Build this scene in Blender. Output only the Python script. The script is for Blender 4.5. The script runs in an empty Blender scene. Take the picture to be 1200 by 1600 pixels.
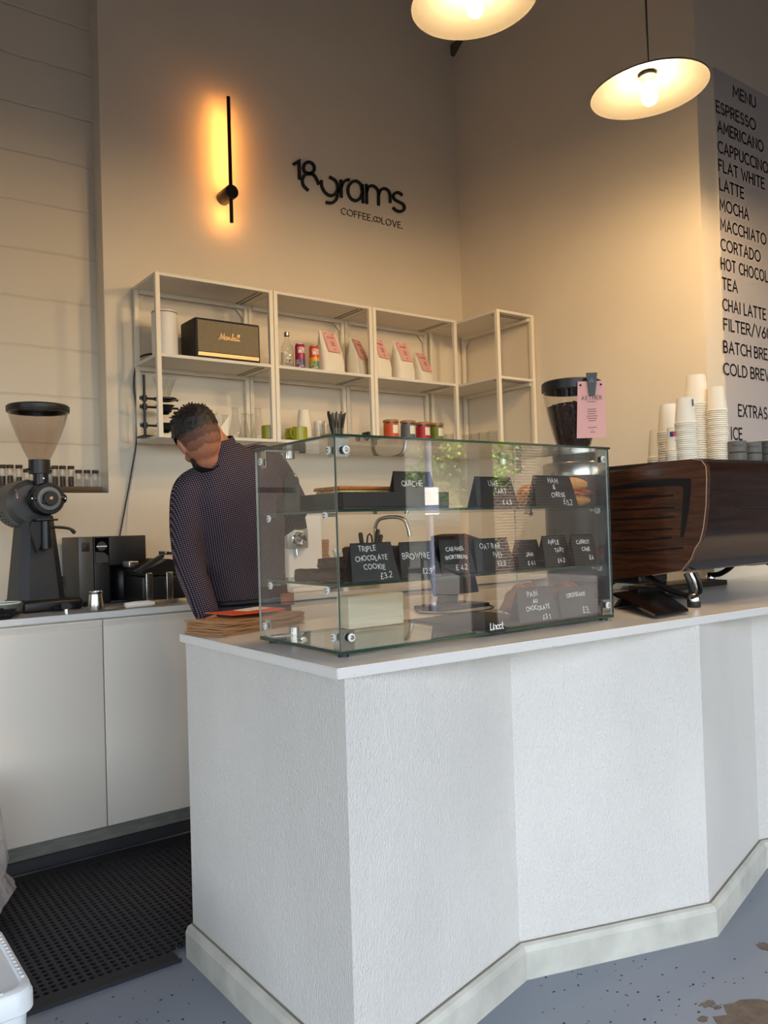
import bpy, bmesh, math, random
from math import sin, cos, pi, radians, sqrt, atan2
from mathutils import Vector, Matrix, noise
random.seed(7)
D = bpy.data
SC = bpy.context.scene
COL = SC.collection

# ------------------------------------------------------------------ camera, light, exposure
EYE = 1.25
F, PITCH, ROLL, YAW = 1286.0, 0.0173, -0.03, 0.6353
CF = Vector((sin(YAW)*cos(PITCH), cos(YAW)*cos(PITCH), sin(PITCH)))
_r0 = Vector((cos(YAW), -sin(YAW), 0)); _u0 = _r0.cross(CF)
CR = _r0*cos(ROLL) + _u0*sin(ROLL)
CU = -_r0*sin(ROLL) + _u0*cos(ROLL)
cam_data = D.cameras.new('camera'); cam = D.objects.new('camera', cam_data); COL.objects.link(cam)
cam_data.sensor_fit = 'VERTICAL'; cam_data.sensor_height = 36.0; cam_data.lens = F*36.0/1600.0
cam_data.clip_start = 0.05; cam_data.clip_end = 200
M = Matrix((CR, CU, -CF)).transposed().to_4x4(); M.translation = (0, 0, EYE)
cam.matrix_world = M
SC.camera = cam

SC.view_settings.view_transform = 'Standard'; SC.view_settings.look = 'None'
SC.view_settings.gamma = 1.0; SC.view_settings.use_curve_mapping = False
SC.view_settings.exposure = 0.44
SC.cycles.transparent_max_bounces = 40
SC.cycles.max_bounces = 14; SC.cycles.diffuse_bounces = 6; SC.cycles.glossy_bounces = 6
SC.cycles.transmission_bounces = 10
SC.cycles.caustics_reflective = False; SC.cycles.caustics_refractive = False
SC.cycles.sample_clamp_indirect = 6.0
SC.cycles.use_adaptive_sampling = False

SKY_STRENGTH = 0.85
SUN_STRENGTH = 28.0
BULB_STRENGTH = 700.0
STRIP_STRENGTH = 58.0
w = D.worlds.new('sky'); SC.world = w; w.use_nodes = True
wn = w.node_tree; bg = wn.nodes['Background']
st = wn.nodes.new('ShaderNodeTexSky'); st.sky_type = 'NISHITA'; st.sun_disc = False
st.sun_elevation = radians(48); st.sun_rotation = radians(20); st.altitude = 50
st.air_density = 1.0; st.dust_density = 2.0; st.ozone_density = 1.0
hz = wn.nodes.new('ShaderNodeHueSaturation'); hz.inputs['Saturation'].default_value = 0.45      # hazy bright sky
wn.links.new(st.outputs[0], hz.inputs['Color']); wn.links.new(hz.outputs[0], bg.inputs[0]); bg.inputs[1].default_value = SKY_STRENGTH
sl = D.lights.new('sun', 'SUN'); sl.energy = SUN_STRENGTH; sl.angle = radians(0.6); sl.color = (1, 0.93, 0.82)
so = D.objects.new('sun', sl); COL.objects.link(so)
so.rotation_euler = Vector((-0.30, -0.62, -0.72)).to_track_quat('-Z', 'Y').to_euler()
for nm, cx, wd in (('portal_door', 0.2, 5.2), ('portal_window', 4.3, 2.6)):      # light portals filling the two shopfront openings
    pl = D.lights.new(nm, 'AREA'); pl.shape = 'RECTANGLE'; pl.size = wd; pl.size_y = 2.75
    pl.cycles.is_portal = True
    po = D.objects.new(nm, pl); COL.objects.link(po); po.location = (cx, -1.12, 1.375)
    po.rotation_euler = (radians(90), 0, 0)

pl = D.lights.new('portal_side', 'AREA'); pl.shape = 'RECTANGLE'; pl.size = 3.0; pl.size_y = 2.25; pl.cycles.is_portal = True
po = D.objects.new('portal_side', pl); COL.objects.link(po); po.location = (-3.0, 0.8, 1.375); po.rotation_euler = (radians(90), 0, radians(-90))

# rays of the camera used as a surveying aid: a point on a known real plane
def ray(px, py): return CF + CR*((px-600)/F) - CU*((py-800)/F)
def AY(px, py, Y): d = ray(px, py); p = d*(Y/d.y); p.z += EYE; return p
def AX(px, py, X): d = ray(px, py); p = d*(X/d.x); p.z += EYE; return p
def AZ(px, py, Z): d = ray(px, py); p = d*((Z-EYE)/d.z); p.z += EYE; return p

# ------------------------------------------------------------------ materials
def lin(c):
    c = [x/255.0 for x in c]
    return tuple(x/12.92 if x <= 0.04045 else ((x+0.055)/1.055)**2.4 for x in c) + (1.0,)
def base(name):
    m = D.materials.new(name); m.use_nodes = True
    return m, m.node_tree, m.node_tree.nodes['Principled BSDF']
def mat(name, col, rough=0.5, metal=0.0, var=0.0, vscale=30.0, bump=0.0, bscale=200.0, stretch=(1, 1, 1), spec=0.5, emit=None, estr=0.0, coat=0.0, bdist=0.004):
    m, nt, b = base(name)
    c = lin(col); b.inputs['Base Color'].default_value = c
    b.inputs['Roughness'].default_value = rough; b.inputs['Metallic'].default_value = metal
    b.inputs['Specular IOR Level'].default_value = spec
    b.inputs['Coat Weight'].default_value = coat
    if emit: b.inputs['Emission Color'].default_value = lin(emit); b.inputs['Emission Strength'].default_value = estr
    tc = nt.nodes.new('ShaderNodeTexCoord'); mp = nt.nodes.new('ShaderNodeMapping')
    mp.inputs['Scale'].default_value = stretch; nt.links.new(tc.outputs['Object'], mp.inputs[0])
    if var:
        n = nt.nodes.new('ShaderNodeTexNoise'); n.inputs['Scale'].default_value = vscale; n.inputs['Detail'].default_value = 5
        nt.links.new(mp.outputs[0], n.inputs['Vector'])
        r = nt.nodes.new('ShaderNodeValToRGB'); r.color_ramp.elements[0].position = 0.3; r.color_ramp.elements[1].position = 0.7
        r.color_ramp.elements[0].color = tuple(x*(1-var) for x in c[:3]) + (1,)
        r.color_ramp.elements[1].color = tuple(min(1, x*(1+var)) for x in c[:3]) + (1,)
        nt.links.new(n.outputs['Fac'], r.inputs[0]); nt.links.new(r.outputs[0], b.inputs['Base Color'])
    if bump:
        n2 = nt.nodes.new('ShaderNodeTexNoise'); n2.inputs['Scale'].default_value = bscale; n2.inputs['Detail'].default_value = 3
        nt.links.new(mp.outputs[0], n2.inputs['Vector'])
        bp = nt.nodes.new('ShaderNodeBump'); bp.inputs['Strength'].default_value = bump; bp.inputs['Distance'].default_value = bdist
        nt.links.new(n2.outputs['Fac'], bp.inputs['Height']); nt.links.new(bp.outputs[0], b.inputs['Normal'])
    return m
def glass(name, tint=(1, 1, 1), ior=1.5, boost=0.0, rough=0.0):
    m = D.materials.new(name); m.use_nodes = True; nt = m.node_tree; nt.nodes.clear()
    out = nt.nodes.new('ShaderNodeOutputMaterial'); mx = nt.nodes.new('ShaderNodeMixShader')
    tr = nt.nodes.new('ShaderNodeBsdfTransparent'); tr.inputs[0].default_value = tint + (1,)
    gl = nt.nodes.new('ShaderNodeBsdfGlossy'); gl.inputs['Roughness'].default_value = rough
    lw = nt.nodes.new('ShaderNodeLayerWeight'); lw.inputs[0].default_value = 0.5      # facing = 1 - |cos|
    f0 = ((ior-1)/(ior+1))**2
    pw = nt.nodes.new('ShaderNodeMath'); pw.operation = 'POWER'; pw.inputs[1].default_value = 5; nt.links.new(lw.outputs['Facing'], pw.inputs[0])
    sk_ = nt.nodes.new('ShaderNodeMath'); sk_.operation = 'MULTIPLY_ADD'; sk_.inputs[1].default_value = 1-f0; sk_.inputs[2].default_value = f0
    nt.links.new(pw.outputs[0], sk_.inputs[0])
    if boost:
        p2 = nt.nodes.new('ShaderNodeMath'); p2.operation = 'POWER'; p2.inputs[1].default_value = 3; nt.links.new(lw.outputs['Facing'], p2.inputs[0])
        ma = nt.nodes.new('ShaderNodeMath'); ma.operation = 'MULTIPLY_ADD'; ma.inputs[1].default_value = boost; ma.use_clamp = True
        nt.links.new(p2.outputs[0], ma.inputs[0]); nt.links.new(sk_.outputs[0], ma.inputs[2]); nt.links.new(ma.outputs[0], mx.inputs[0])
    else:
        nt.links.new(sk_.outputs[0], mx.inputs[0])
    nt.links.new(tr.outputs[0], mx.inputs[1]); nt.links.new(gl.outputs[0], mx.inputs[2]); nt.links.new(mx.outputs[0], out.inputs[0])
    return m
def block_wall(name, col, course, groove):
    m, nt, b = base(name); b.inputs['Base Color'].default_value = lin(col); b.inputs['Roughness'].default_value = 0.75
    tc = nt.nodes.new('ShaderNodeTexCoord'); sp = nt.nodes.new('ShaderNodeSeparateXYZ'); nt.links.new(tc.outputs['Object'], sp.inputs[0])
    n = nt.nodes.new('ShaderNodeTexNoise'); n.inputs['Scale'].default_value = 7; n.inputs['Detail'].default_value = 6
    nt.links.new(tc.outputs['Object'], n.inputs['Vector'])
    def math_(op, a, v):
        k = nt.nodes.new('ShaderNodeMath'); k.operation = op; nt.links.new(a, k.inputs[0])
        if isinstance(v, (int, float)): k.inputs[1].default_value = v
        else: nt.links.new(v, k.inputs[1])
        return k.outputs[0]
    wob = math_('MULTIPLY', n.outputs['Fac'], 0.02)
    z = math_('ADD', sp.outputs[2], wob)
    f = math_('FRACT', math_('DIVIDE', z, course), 0)
    d = math_('ABSOLUTE', math_('SUBTRACT', f, 0.5), 0)
    h = math_('MINIMUM', math_('DIVIDE', math_('SUBTRACT', d, -0.0), groove), 1.0)
    h2 = math_('ADD', h, math_('MULTIPLY', n.outputs['Fac'], 0.35))
    bp = nt.nodes.new('ShaderNodeBump'); bp.inputs['Strength'].default_value = 0.7; bp.inputs['Distance'].default_value = 0.006
    nt.links.new(h2, bp.inputs['Height']); nt.links.new(bp.outputs[0], b.inputs['Normal'])
    return m
def brick(name, c1, c2, mortar, scale=1.0, axis='x'):
    m, nt, b = base(name); b.inputs['Roughness'].default_value = 0.85
    tc = nt.nodes.new('ShaderNodeTexCoord'); sp = nt.nodes.new('ShaderNodeSeparateXYZ'); cb = nt.nodes.new('ShaderNodeCombineXYZ')
    nt.links.new(tc.outputs['Object'], sp.inputs[0])
    ad = nt.nodes.new('ShaderNodeMath'); ad.operation = 'ADD'
    nt.links.new(sp.outputs[0], ad.inputs[0]); nt.links.new(sp.outputs[1], ad.inputs[1])
    nt.links.new(ad.outputs[0], cb.inputs[0]); nt.links.new(sp.outputs[2], cb.inputs[1])
    t = nt.nodes.new('ShaderNodeTexBrick'); t.inputs['Scale'].default_value = scale
    t.inputs['Color1'].default_value = lin(c1); t.inputs['Color2'].default_value = lin(c2); t.inputs['Mortar'].default_value = lin(mortar)
    t.inputs['Brick Width'].default_value = 0.225; t.inputs['Row Height'].default_value = 0.075; t.inputs['Mortar Size'].default_value = 0.007
    nt.links.new(cb.outputs[0], t.inputs['Vector']); nt.links.new(t.outputs['Color'], b.inputs['Base Color'])
    return m
def wood(name, c1, c2, scale=6.0, stretch=(1, 12, 1), rough=0.35, coat=0.3):
    m, nt, b = base(name); b.inputs['Roughness'].default_value = rough; b.inputs['Coat Weight'].default_value = coat
    b.inputs['Coat Roughness'].default_value = 0.15
    tc = nt.nodes.new('ShaderNodeTexCoord'); mp = nt.nodes.new('ShaderNodeMapping'); mp.inputs['Scale'].default_value = stretch
    n = nt.nodes.new('ShaderNodeTexNoise'); n.inputs['Scale'].default_value = scale; n.inputs['Detail'].default_value = 8
    n.inputs['Roughness'].default_value = 0.65; n.inputs['Distortion'].default_value = 0.6
    r = nt.nodes.new('ShaderNodeValToRGB'); r.color_ramp.elements[0].position = 0.32; r.color_ramp.elements[1].position = 0.68
    r.color_ramp.elements[0].color = lin(c1); r.color_ramp.elements[1].color = lin(c2)
    nt.links.new(tc.outputs['Object'], mp.inputs[0]); nt.links.new(mp.outputs[0], n.inputs['Vector'])
    nt.links.new(n.outputs['Fac'], r.inputs[0]); nt.links.new(r.outputs[0], b.inputs['Base Color'])
    return m
def spots(name, col, dot, scale, thr, rough=0.4, coords='Object', big=None):
    """surface with scattered flecks"""
    m, nt, b = base(name); b.inputs['Roughness'].default_value = rough
    tc = nt.nodes.new('ShaderNodeTexCoord')
    v = nt.nodes.new('ShaderNodeTexNoise'); v.inputs['Scale'].default_value = scale; v.inputs['Detail'].default_value = 2
    nt.links.new(tc.outputs[coords], v.inputs['Vector'])
    r = nt.nodes.new('ShaderNodeValToRGB'); r.color_ramp.interpolation = 'LINEAR'
    r.color_ramp.elements[0].position = thr; r.color_ramp.elements[1].position = thr + 0.02
    r.color_ramp.elements[0].color = lin(col); r.color_ramp.elements[1].color = lin(dot)
    nt.links.new(v.outputs['Fac'], r.inputs[0])
    last = r.outputs[0]
    if big:
        (bc, bs, bt) = big
        n = nt.nodes.new('ShaderNodeTexNoise'); n.inputs['Scale'].default_value = bs; n.inputs['Detail'].default_value = 6
        nt.links.new(tc.outputs[coords], n.inputs['Vector'])
        r2 = nt.nodes.new('ShaderNodeValToRGB'); r2.color_ramp.elements[0].position = bt; r2.color_ramp.elements[1].position = bt + 0.02
        r2.color_ramp.elements[0].color = (0, 0, 0, 1); r2.color_ramp.elements[1].color = (1, 1, 1, 1)
        nt.links.new(n.outputs['Fac'], r2.inputs[0])
        mx = nt.nodes.new('ShaderNodeMixRGB'); nt.links.new(r2.outputs[0], mx.inputs[0]); nt.links.new(last, mx.inputs[1]); mx.inputs[2].default_value = lin(bc)
        last = mx.outputs[0]
    nt.links.new(last, b.inputs['Base Color'])
    return m
def dotted(name, col, dot, pitch, frac, rough=0.8):
    """woven cloth with a small regular check"""
    m, nt, b = base(name); b.inputs['Roughness'].default_value = rough; b.inputs['Specular IOR Level'].default_value = 0.2
    tc = nt.nodes.new('ShaderNodeTexCoord'); mp = nt.nodes.new('ShaderNodeMapping'); mp.inputs['Rotation'].default_value = (0, radians(14), 0)
    mp.inputs['Scale'].default_value = (1/pitch,)*3
    nt.links.new(tc.outputs['Object'], mp.inputs[0]); sp = nt.nodes.new('ShaderNodeSeparateXYZ'); nt.links.new(mp.outputs[0], sp.inputs[0])
    outs = []
    for k in (0, 2):
        fr = nt.nodes.new('ShaderNodeMath'); fr.operation = 'FRACT'; nt.links.new(sp.outputs[k], fr.inputs[0])
        lt = nt.nodes.new('ShaderNodeMath'); lt.operation = 'LESS_THAN'; lt.inputs[1].default_value = frac; nt.links.new(fr.outputs[0], lt.inputs[0])
        outs.append(lt.outputs[0])
    mu = nt.nodes.new('ShaderNodeMath'); mu.operation = 'MULTIPLY'; nt.links.new(outs[0], mu.inputs[0]); nt.links.new(outs[1], mu.inputs[1])
    mx = nt.nodes.new('ShaderNodeMixRGB'); nt.links.new(mu.outputs[0], mx.inputs[0]); mx.inputs[1].default_value = lin(col); mx.inputs[2].default_value = lin(dot)
    nt.links.new(mx.outputs[0], b.inputs['Base Color'])
    n2 = nt.nodes.new('ShaderNodeTexNoise'); n2.inputs['Scale'].default_value = 9; nt.links.new(tc.outputs['Object'], n2.inputs['Vector'])
    bp = nt.nodes.new('ShaderNodeBump'); bp.inputs['Strength'].default_value = 0.4; bp.inputs['Distance'].default_value = 0.03
    nt.links.new(n2.outputs['Fac'], bp.inputs['Height']); nt.links.new(bp.outputs[0], b.inputs['Normal'])
    return m

WALL = mat('cream wall paint', (226, 216, 198), 0.7, var=0.03, vscale=2.0, bump=0.12, bscale=60)
BLOCK = block_wall('painted blockwork', (222, 212, 194), 0.225, 0.035)
PANEL = mat('textured white counter paint', (219, 215, 208), 0.42, var=0.06, vscale=2.6, bump=0.85, bscale=235, stretch=(1, 1, 0.5), bdist=0.005)
SKIRT = mat('scuffed pale skirting paint', (196, 194, 182), 0.5, var=0.16, vscale=9.0, bump=0.15, bscale=40)
FLOOR = spots('grey painted concrete', (132, 139, 150), (52, 52, 54), 38.0, 0.715, 0.42, big=((104, 94, 84), 1.6, 0.665))
CEIL = mat('pale ceiling paint', (190, 184, 174), 0.8)
SIDE = mat('dark grey wall paint', (120, 114, 106), 0.8)
QUARTZ = spots('white quartz worktop', (222, 219, 214), (150, 140, 128), 160.0, 0.72, 0.25)
CABW = mat('white satin cabinet', (222, 213, 200), 0.45)
PLINTH = mat('grey plinth', (120, 118, 110), 0.5, var=0.2, vscale=14, stretch=(1, 1, 8))
RUBBER = mat('black rubber mat', (24, 23, 30), 0.55, bump=0.1)
SHELFW = mat('white powder coated steel', (232, 224, 206), 0.45)
SHELFP = mat('white shelf panel', (222, 218, 208), 0.5)
BLACK = mat('black plastic', (20, 20, 22), 0.4)
MATTE = mat('matte black enamel', (30, 31, 34), 0.5)
SATIN = mat('satin black metal', (26, 27, 31), 0.32, metal=0.3)
GREYM = mat('charcoal grey metal', (74, 76, 76), 0.4, metal=0.5)
STEEL = mat('brushed steel', (190, 186, 178), 0.25, metal=1.0)
CHROME = mat('polished chrome', (222, 222, 222), 0.08, metal=1.0)
BRASS = mat('brushed brass', (190, 158, 118), 0.4, metal=0.7)
WHITE = mat('white plastic', (232, 230, 226), 0.4)
PAPER = mat('white paper', (236, 230, 214), 0.7)
PINK = mat('pink card', (234, 176, 168), 0.7)
INK = mat('black ink', (14, 14, 16), 0.6)
CHALK = mat('white chalk ink', (240, 240, 236), 0.7)
SLATE = mat('black chalk card', (24, 26, 30), 0.35)
KRAFT = mat('brown kraft paper', (158, 116, 76), 0.75, var=0.1, vscale=12)
ORANGE = mat('orange envelope', (226, 84, 30), 0.5)
PALEWOOD = wood('pale plywood', (232, 214, 182), (246, 234, 208), 5, (1, 1, 14), 0.6, 0.0)
WALNUT = wood('dark walnut panel', (34, 18, 12), (98, 54, 30), 5, (1, 1.2, 14), 0.34, 0.3)
WALNUTD = wood('very dark walnut veneer', (16, 9, 9), (54, 32, 28), 4, (1, 1.2, 14), 0.22, 0.5)
OAKD = wood('dark oak rack', (48, 32, 24), (92, 66, 48), 6, (1, 12, 12), 0.5, 0.0)
CORK = mat('dark cork cap', (58, 36, 28), 0.6)
BEAN = mat('roasted coffee beans', (52, 32, 22), 0.42, var=0.45, vscale=90)
CLEAR = glass('clear case glass', (0.98, 0.989, 0.983), 1.52)
FRONTG = glass('clear reflective front glass', (0.98, 0.989, 0.983), 1.78)
EDGE = mat('green glass edge', (18, 58, 48), 0.12, spec=0.8)
EDGEL = mat('pale glass edge', (158, 168, 158), 0.15, spec=0.8)
JAR = glass('thin jar glass', (0.94, 0.94, 0.93), 1.5, 0.55)
HOPPER = None
FROST = mat('smoky hopper plastic', (206, 190, 178), 0.3)
LIME = mat('lime green glaze', (152, 156, 28), 0.25)
CLOTHB = mat('black cloth', (18, 18, 20), 0.9, bump=0.4, bscale=60)
JEANS = mat('dark grey jeans', (58, 62, 72), 0.85, bump=0.2, bscale=400)
SKIN = mat('skin', (176, 116, 88), 0.5, var=0.08, vscale=25)
HAIR = mat('black hair', (18, 13, 11), 0.55, bump=0.8, bscale=140, stretch=(1, 1, 0.3))
FADE = mat('short cropped hair', (64, 44, 35), 0.7, var=0.2, vscale=120)
SHIRT = dotted('dark shirt with pale check', (38, 29, 40), (132, 117, 124), 0.0070, 0.47)
LEATHER = mat('tan leather', (140, 82, 48), 0.6)

# ------------------------------------------------------------------ mesh helpers
class MB:
    def __init__(s): s.v = []; s.f = []; s.mi = []
    def add(s, vs, fs, m=0):
        k = len(s.v); s.v += [tuple(p) for p in vs]; s.f += [tuple(i+k for i in f) for f in fs]; s.mi += [m]*len(fs); return s
    def box(s, a, b, m=0):
        x0, y0, z0 = a; x1, y1, z1 = b
        vs = [(x0,y0,z0),(x1,y0,z0),(x1,y1,z0),(x0,y1,z0),(x0,y0,z1),(x1,y0,z1),(x1,y1,z1),(x0,y1,z1)]
        return s.add(vs, [(0,3,2,1),(4,5,6,7),(0,1,5,4),(1,2,6,5),(2,3,7,6),(3,0,4,7)], m)
    def rbox(s, a, b, r, m=0, seg=3):
        bm = bmesh.new(); bmesh.ops.create_cube(bm, size=1)
        c = [(a[i]+b[i])/2 for i in range(3)]; d = [abs(b[i]-a[i]) for i in range(3)]
        for v in bm.verts: v.co = Vector((v.co.x*d[0]+c[0], v.co.y*d[1]+c[1], v.co.z*d[2]+c[2]))
        bmesh.ops.bevel(bm, geom=bm.edges[:], offset=min(r, min(d)*0.49), segments=seg, affect='EDGES', profile=0.5)
        return s.bm(bm, m)
    def bm(s, bm, m=0, mtx=None):
        bm.verts.index_update()
        vs = [(mtx @ v.co) if mtx else v.co.copy() for v in bm.verts]; fs = [tuple(v.index for v in f.verts) for f in bm.faces]
        bm.free(); return s.add(vs, fs, m)
    def lathe(s, prof, c=(0, 0, 0), n=32, m=0, ax='z', close=False):
        vs = []; fs = []
        for (r, z) in prof:
            for k in range(n):
                a = 2*pi*k/n; p = (r*cos(a), r*sin(a), z)
                if ax == 'y': p = (p[0], -p[2], p[1])
                if ax == 'Y': p = (p[0], p[2], p[1])
                if ax == 'x': p = (p[2], p[0], p[1])
                vs.append((p[0]+c[0], p[1]+c[1], p[2]+c[2]))
        L = len(prof)
        for i in range(L-1):
            for k in range(n):
                fs.append((i*n+k, i*n+(k+1) % n, (i+1)*n+(k+1) % n, (i+1)*n+k))
        if prof[0][0] > 1e-6 and close: fs.append(tuple(range(n))[::-1])
        if prof[-1][0] > 1e-6 and close: fs.append(tuple((L-1)*n+k for k in range(n)))
        return s.add(vs, fs, m)
    def cyl(s, c, r, z0, z1, n=24, m=0, ax='z'):
        return s.lathe([(r, z0), (r, z1)], c, n, m, ax, True)
    def rod(s, p, q, r, n=10, m=0, r2=None):
        return s.tube([p, q], r if r2 is None else [r, r2], n, m)
    def tube(s, pts, r, n=10, m=0):
        pts = [Vector(p) for p in pts]; L = len(pts); vs = []; fs = []
        rs = r if isinstance(r, (list, tuple)) else [r]*L
        t0 = (pts[1]-pts[0]).normalized(); up = Vector((0, 0, 1)) if abs(t0.z) < 0.9 else Vector((1, 0, 0))
        nx = t0.cross(up).normalized()
        for i, p in enumerate(pts):
            t = (pts[min(i+1, L-1)]-pts[max(i-1, 0)]).normalized()
            nx = (nx - t*nx.dot(t)).normalized(); ny = t.cross(nx)
            for k in range(n):
                a = 2*pi*k/n; vs.append(p + (nx*cos(a)+ny*sin(a))*rs[i])
        for i in range(L-1):
            for k in range(n): fs.append((i*n+k, i*n+(k+1) % n, (i+1)*n+(k+1) % n, (i+1)*n+k))
        fs.append(tuple(range(n))[::-1]); fs.append(tuple((L-1)*n+k for k in range(n)))
        return s.add(vs, fs, m)
    def prism(s, poly, d, m=0):
        """polygon of 3-D points extruded by vector d"""
        n = len(poly); d = Vector(d); vs = [Vector(p) for p in poly] + [Vector(p)+d for p in poly]
        fs = [tuple(range(n))[::-1], tuple(range(n, 2*n))] + [(i, (i+1) % n, n+(i+1) % n, n+i) for i in range(n)]
        return s.add(vs, fs, m)
    def blob(s, c, r, m=0, amp=0.0, freq=8.0, sub=3, seed=0):
        bm = bmesh.new(); bmesh.ops.create_icosphere(bm, subdivisions=sub, radius=1)
        for v in bm.verts:
            k = 1 + amp*noise.noise(v.co*freq*0.3 + Vector((seed*3.1, seed, 0)))
            v.co = Vector((v.co.x*r[0]*k+c[0], v.co.y*r[1]*k+c[1], v.co.z*r[2]*k+c[2]))
        return s.bm(bm, m)
    def build(s, name, mats, parent=None, smooth=True, angle=35, loc=None):
        me = D.meshes.new(name); me.from_pydata([tuple(v) for v in s.v], [], s.f)
        if not isinstance(mats, (list, tuple)): mats = [mats]
        for m in mats: me.materials.append(m)
        me.polygons.foreach_set('material_index', s.mi)
        bm = bmesh.new(); bm.from_mesh(me); bmesh.ops.recalc_face_normals(bm, faces=bm.faces); bm.to_mesh(me); bm.free()
        if smooth:
            me.polygons.foreach_set('use_smooth', [True]*len(me.polygons)); me.set_sharp_from_angle(angle=radians(angle))
        me.update()
        o = D.objects.new(name, me); COL.objects.link(o)
        if loc: o.location = loc
        if parent is not None:
            o.parent = parent
        return o
def tag(o, label, cat, group=None, kind=None):
    if label: o['label'] = label
    if cat: o['category'] = cat
    if group: o['group'] = group
    if kind: o['kind'] = kind
    return o
def struct(o): o['kind'] = 'structure'; return o
def thing(name, label, cat, loc=(0, 0, 0), rz=0.0, group=None):
    o = D.objects.new(name, None); COL.objects.link(o); o.empty_display_size = 0.05
    o.location = loc; o.rotation_euler = (0, 0, rz)
    return tag(o, label, cat, group)
def dup(root, loc=None, rz=None, label=None, group=None):
    r = root.copy(); COL.objects.link(r)
    if loc is not None: r.location = loc
    if rz is not None: r.rotation_euler = (0, 0, rz)
    if label: r['label'] = label
    if group: r['group'] = group
    for ch in list(root.children):
        c = ch.copy(); COL.objects.link(c); c.parent = r
        for g in list(ch.children):
            d = g.copy(); COL.objects.link(d); d.parent = c
    return r

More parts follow.
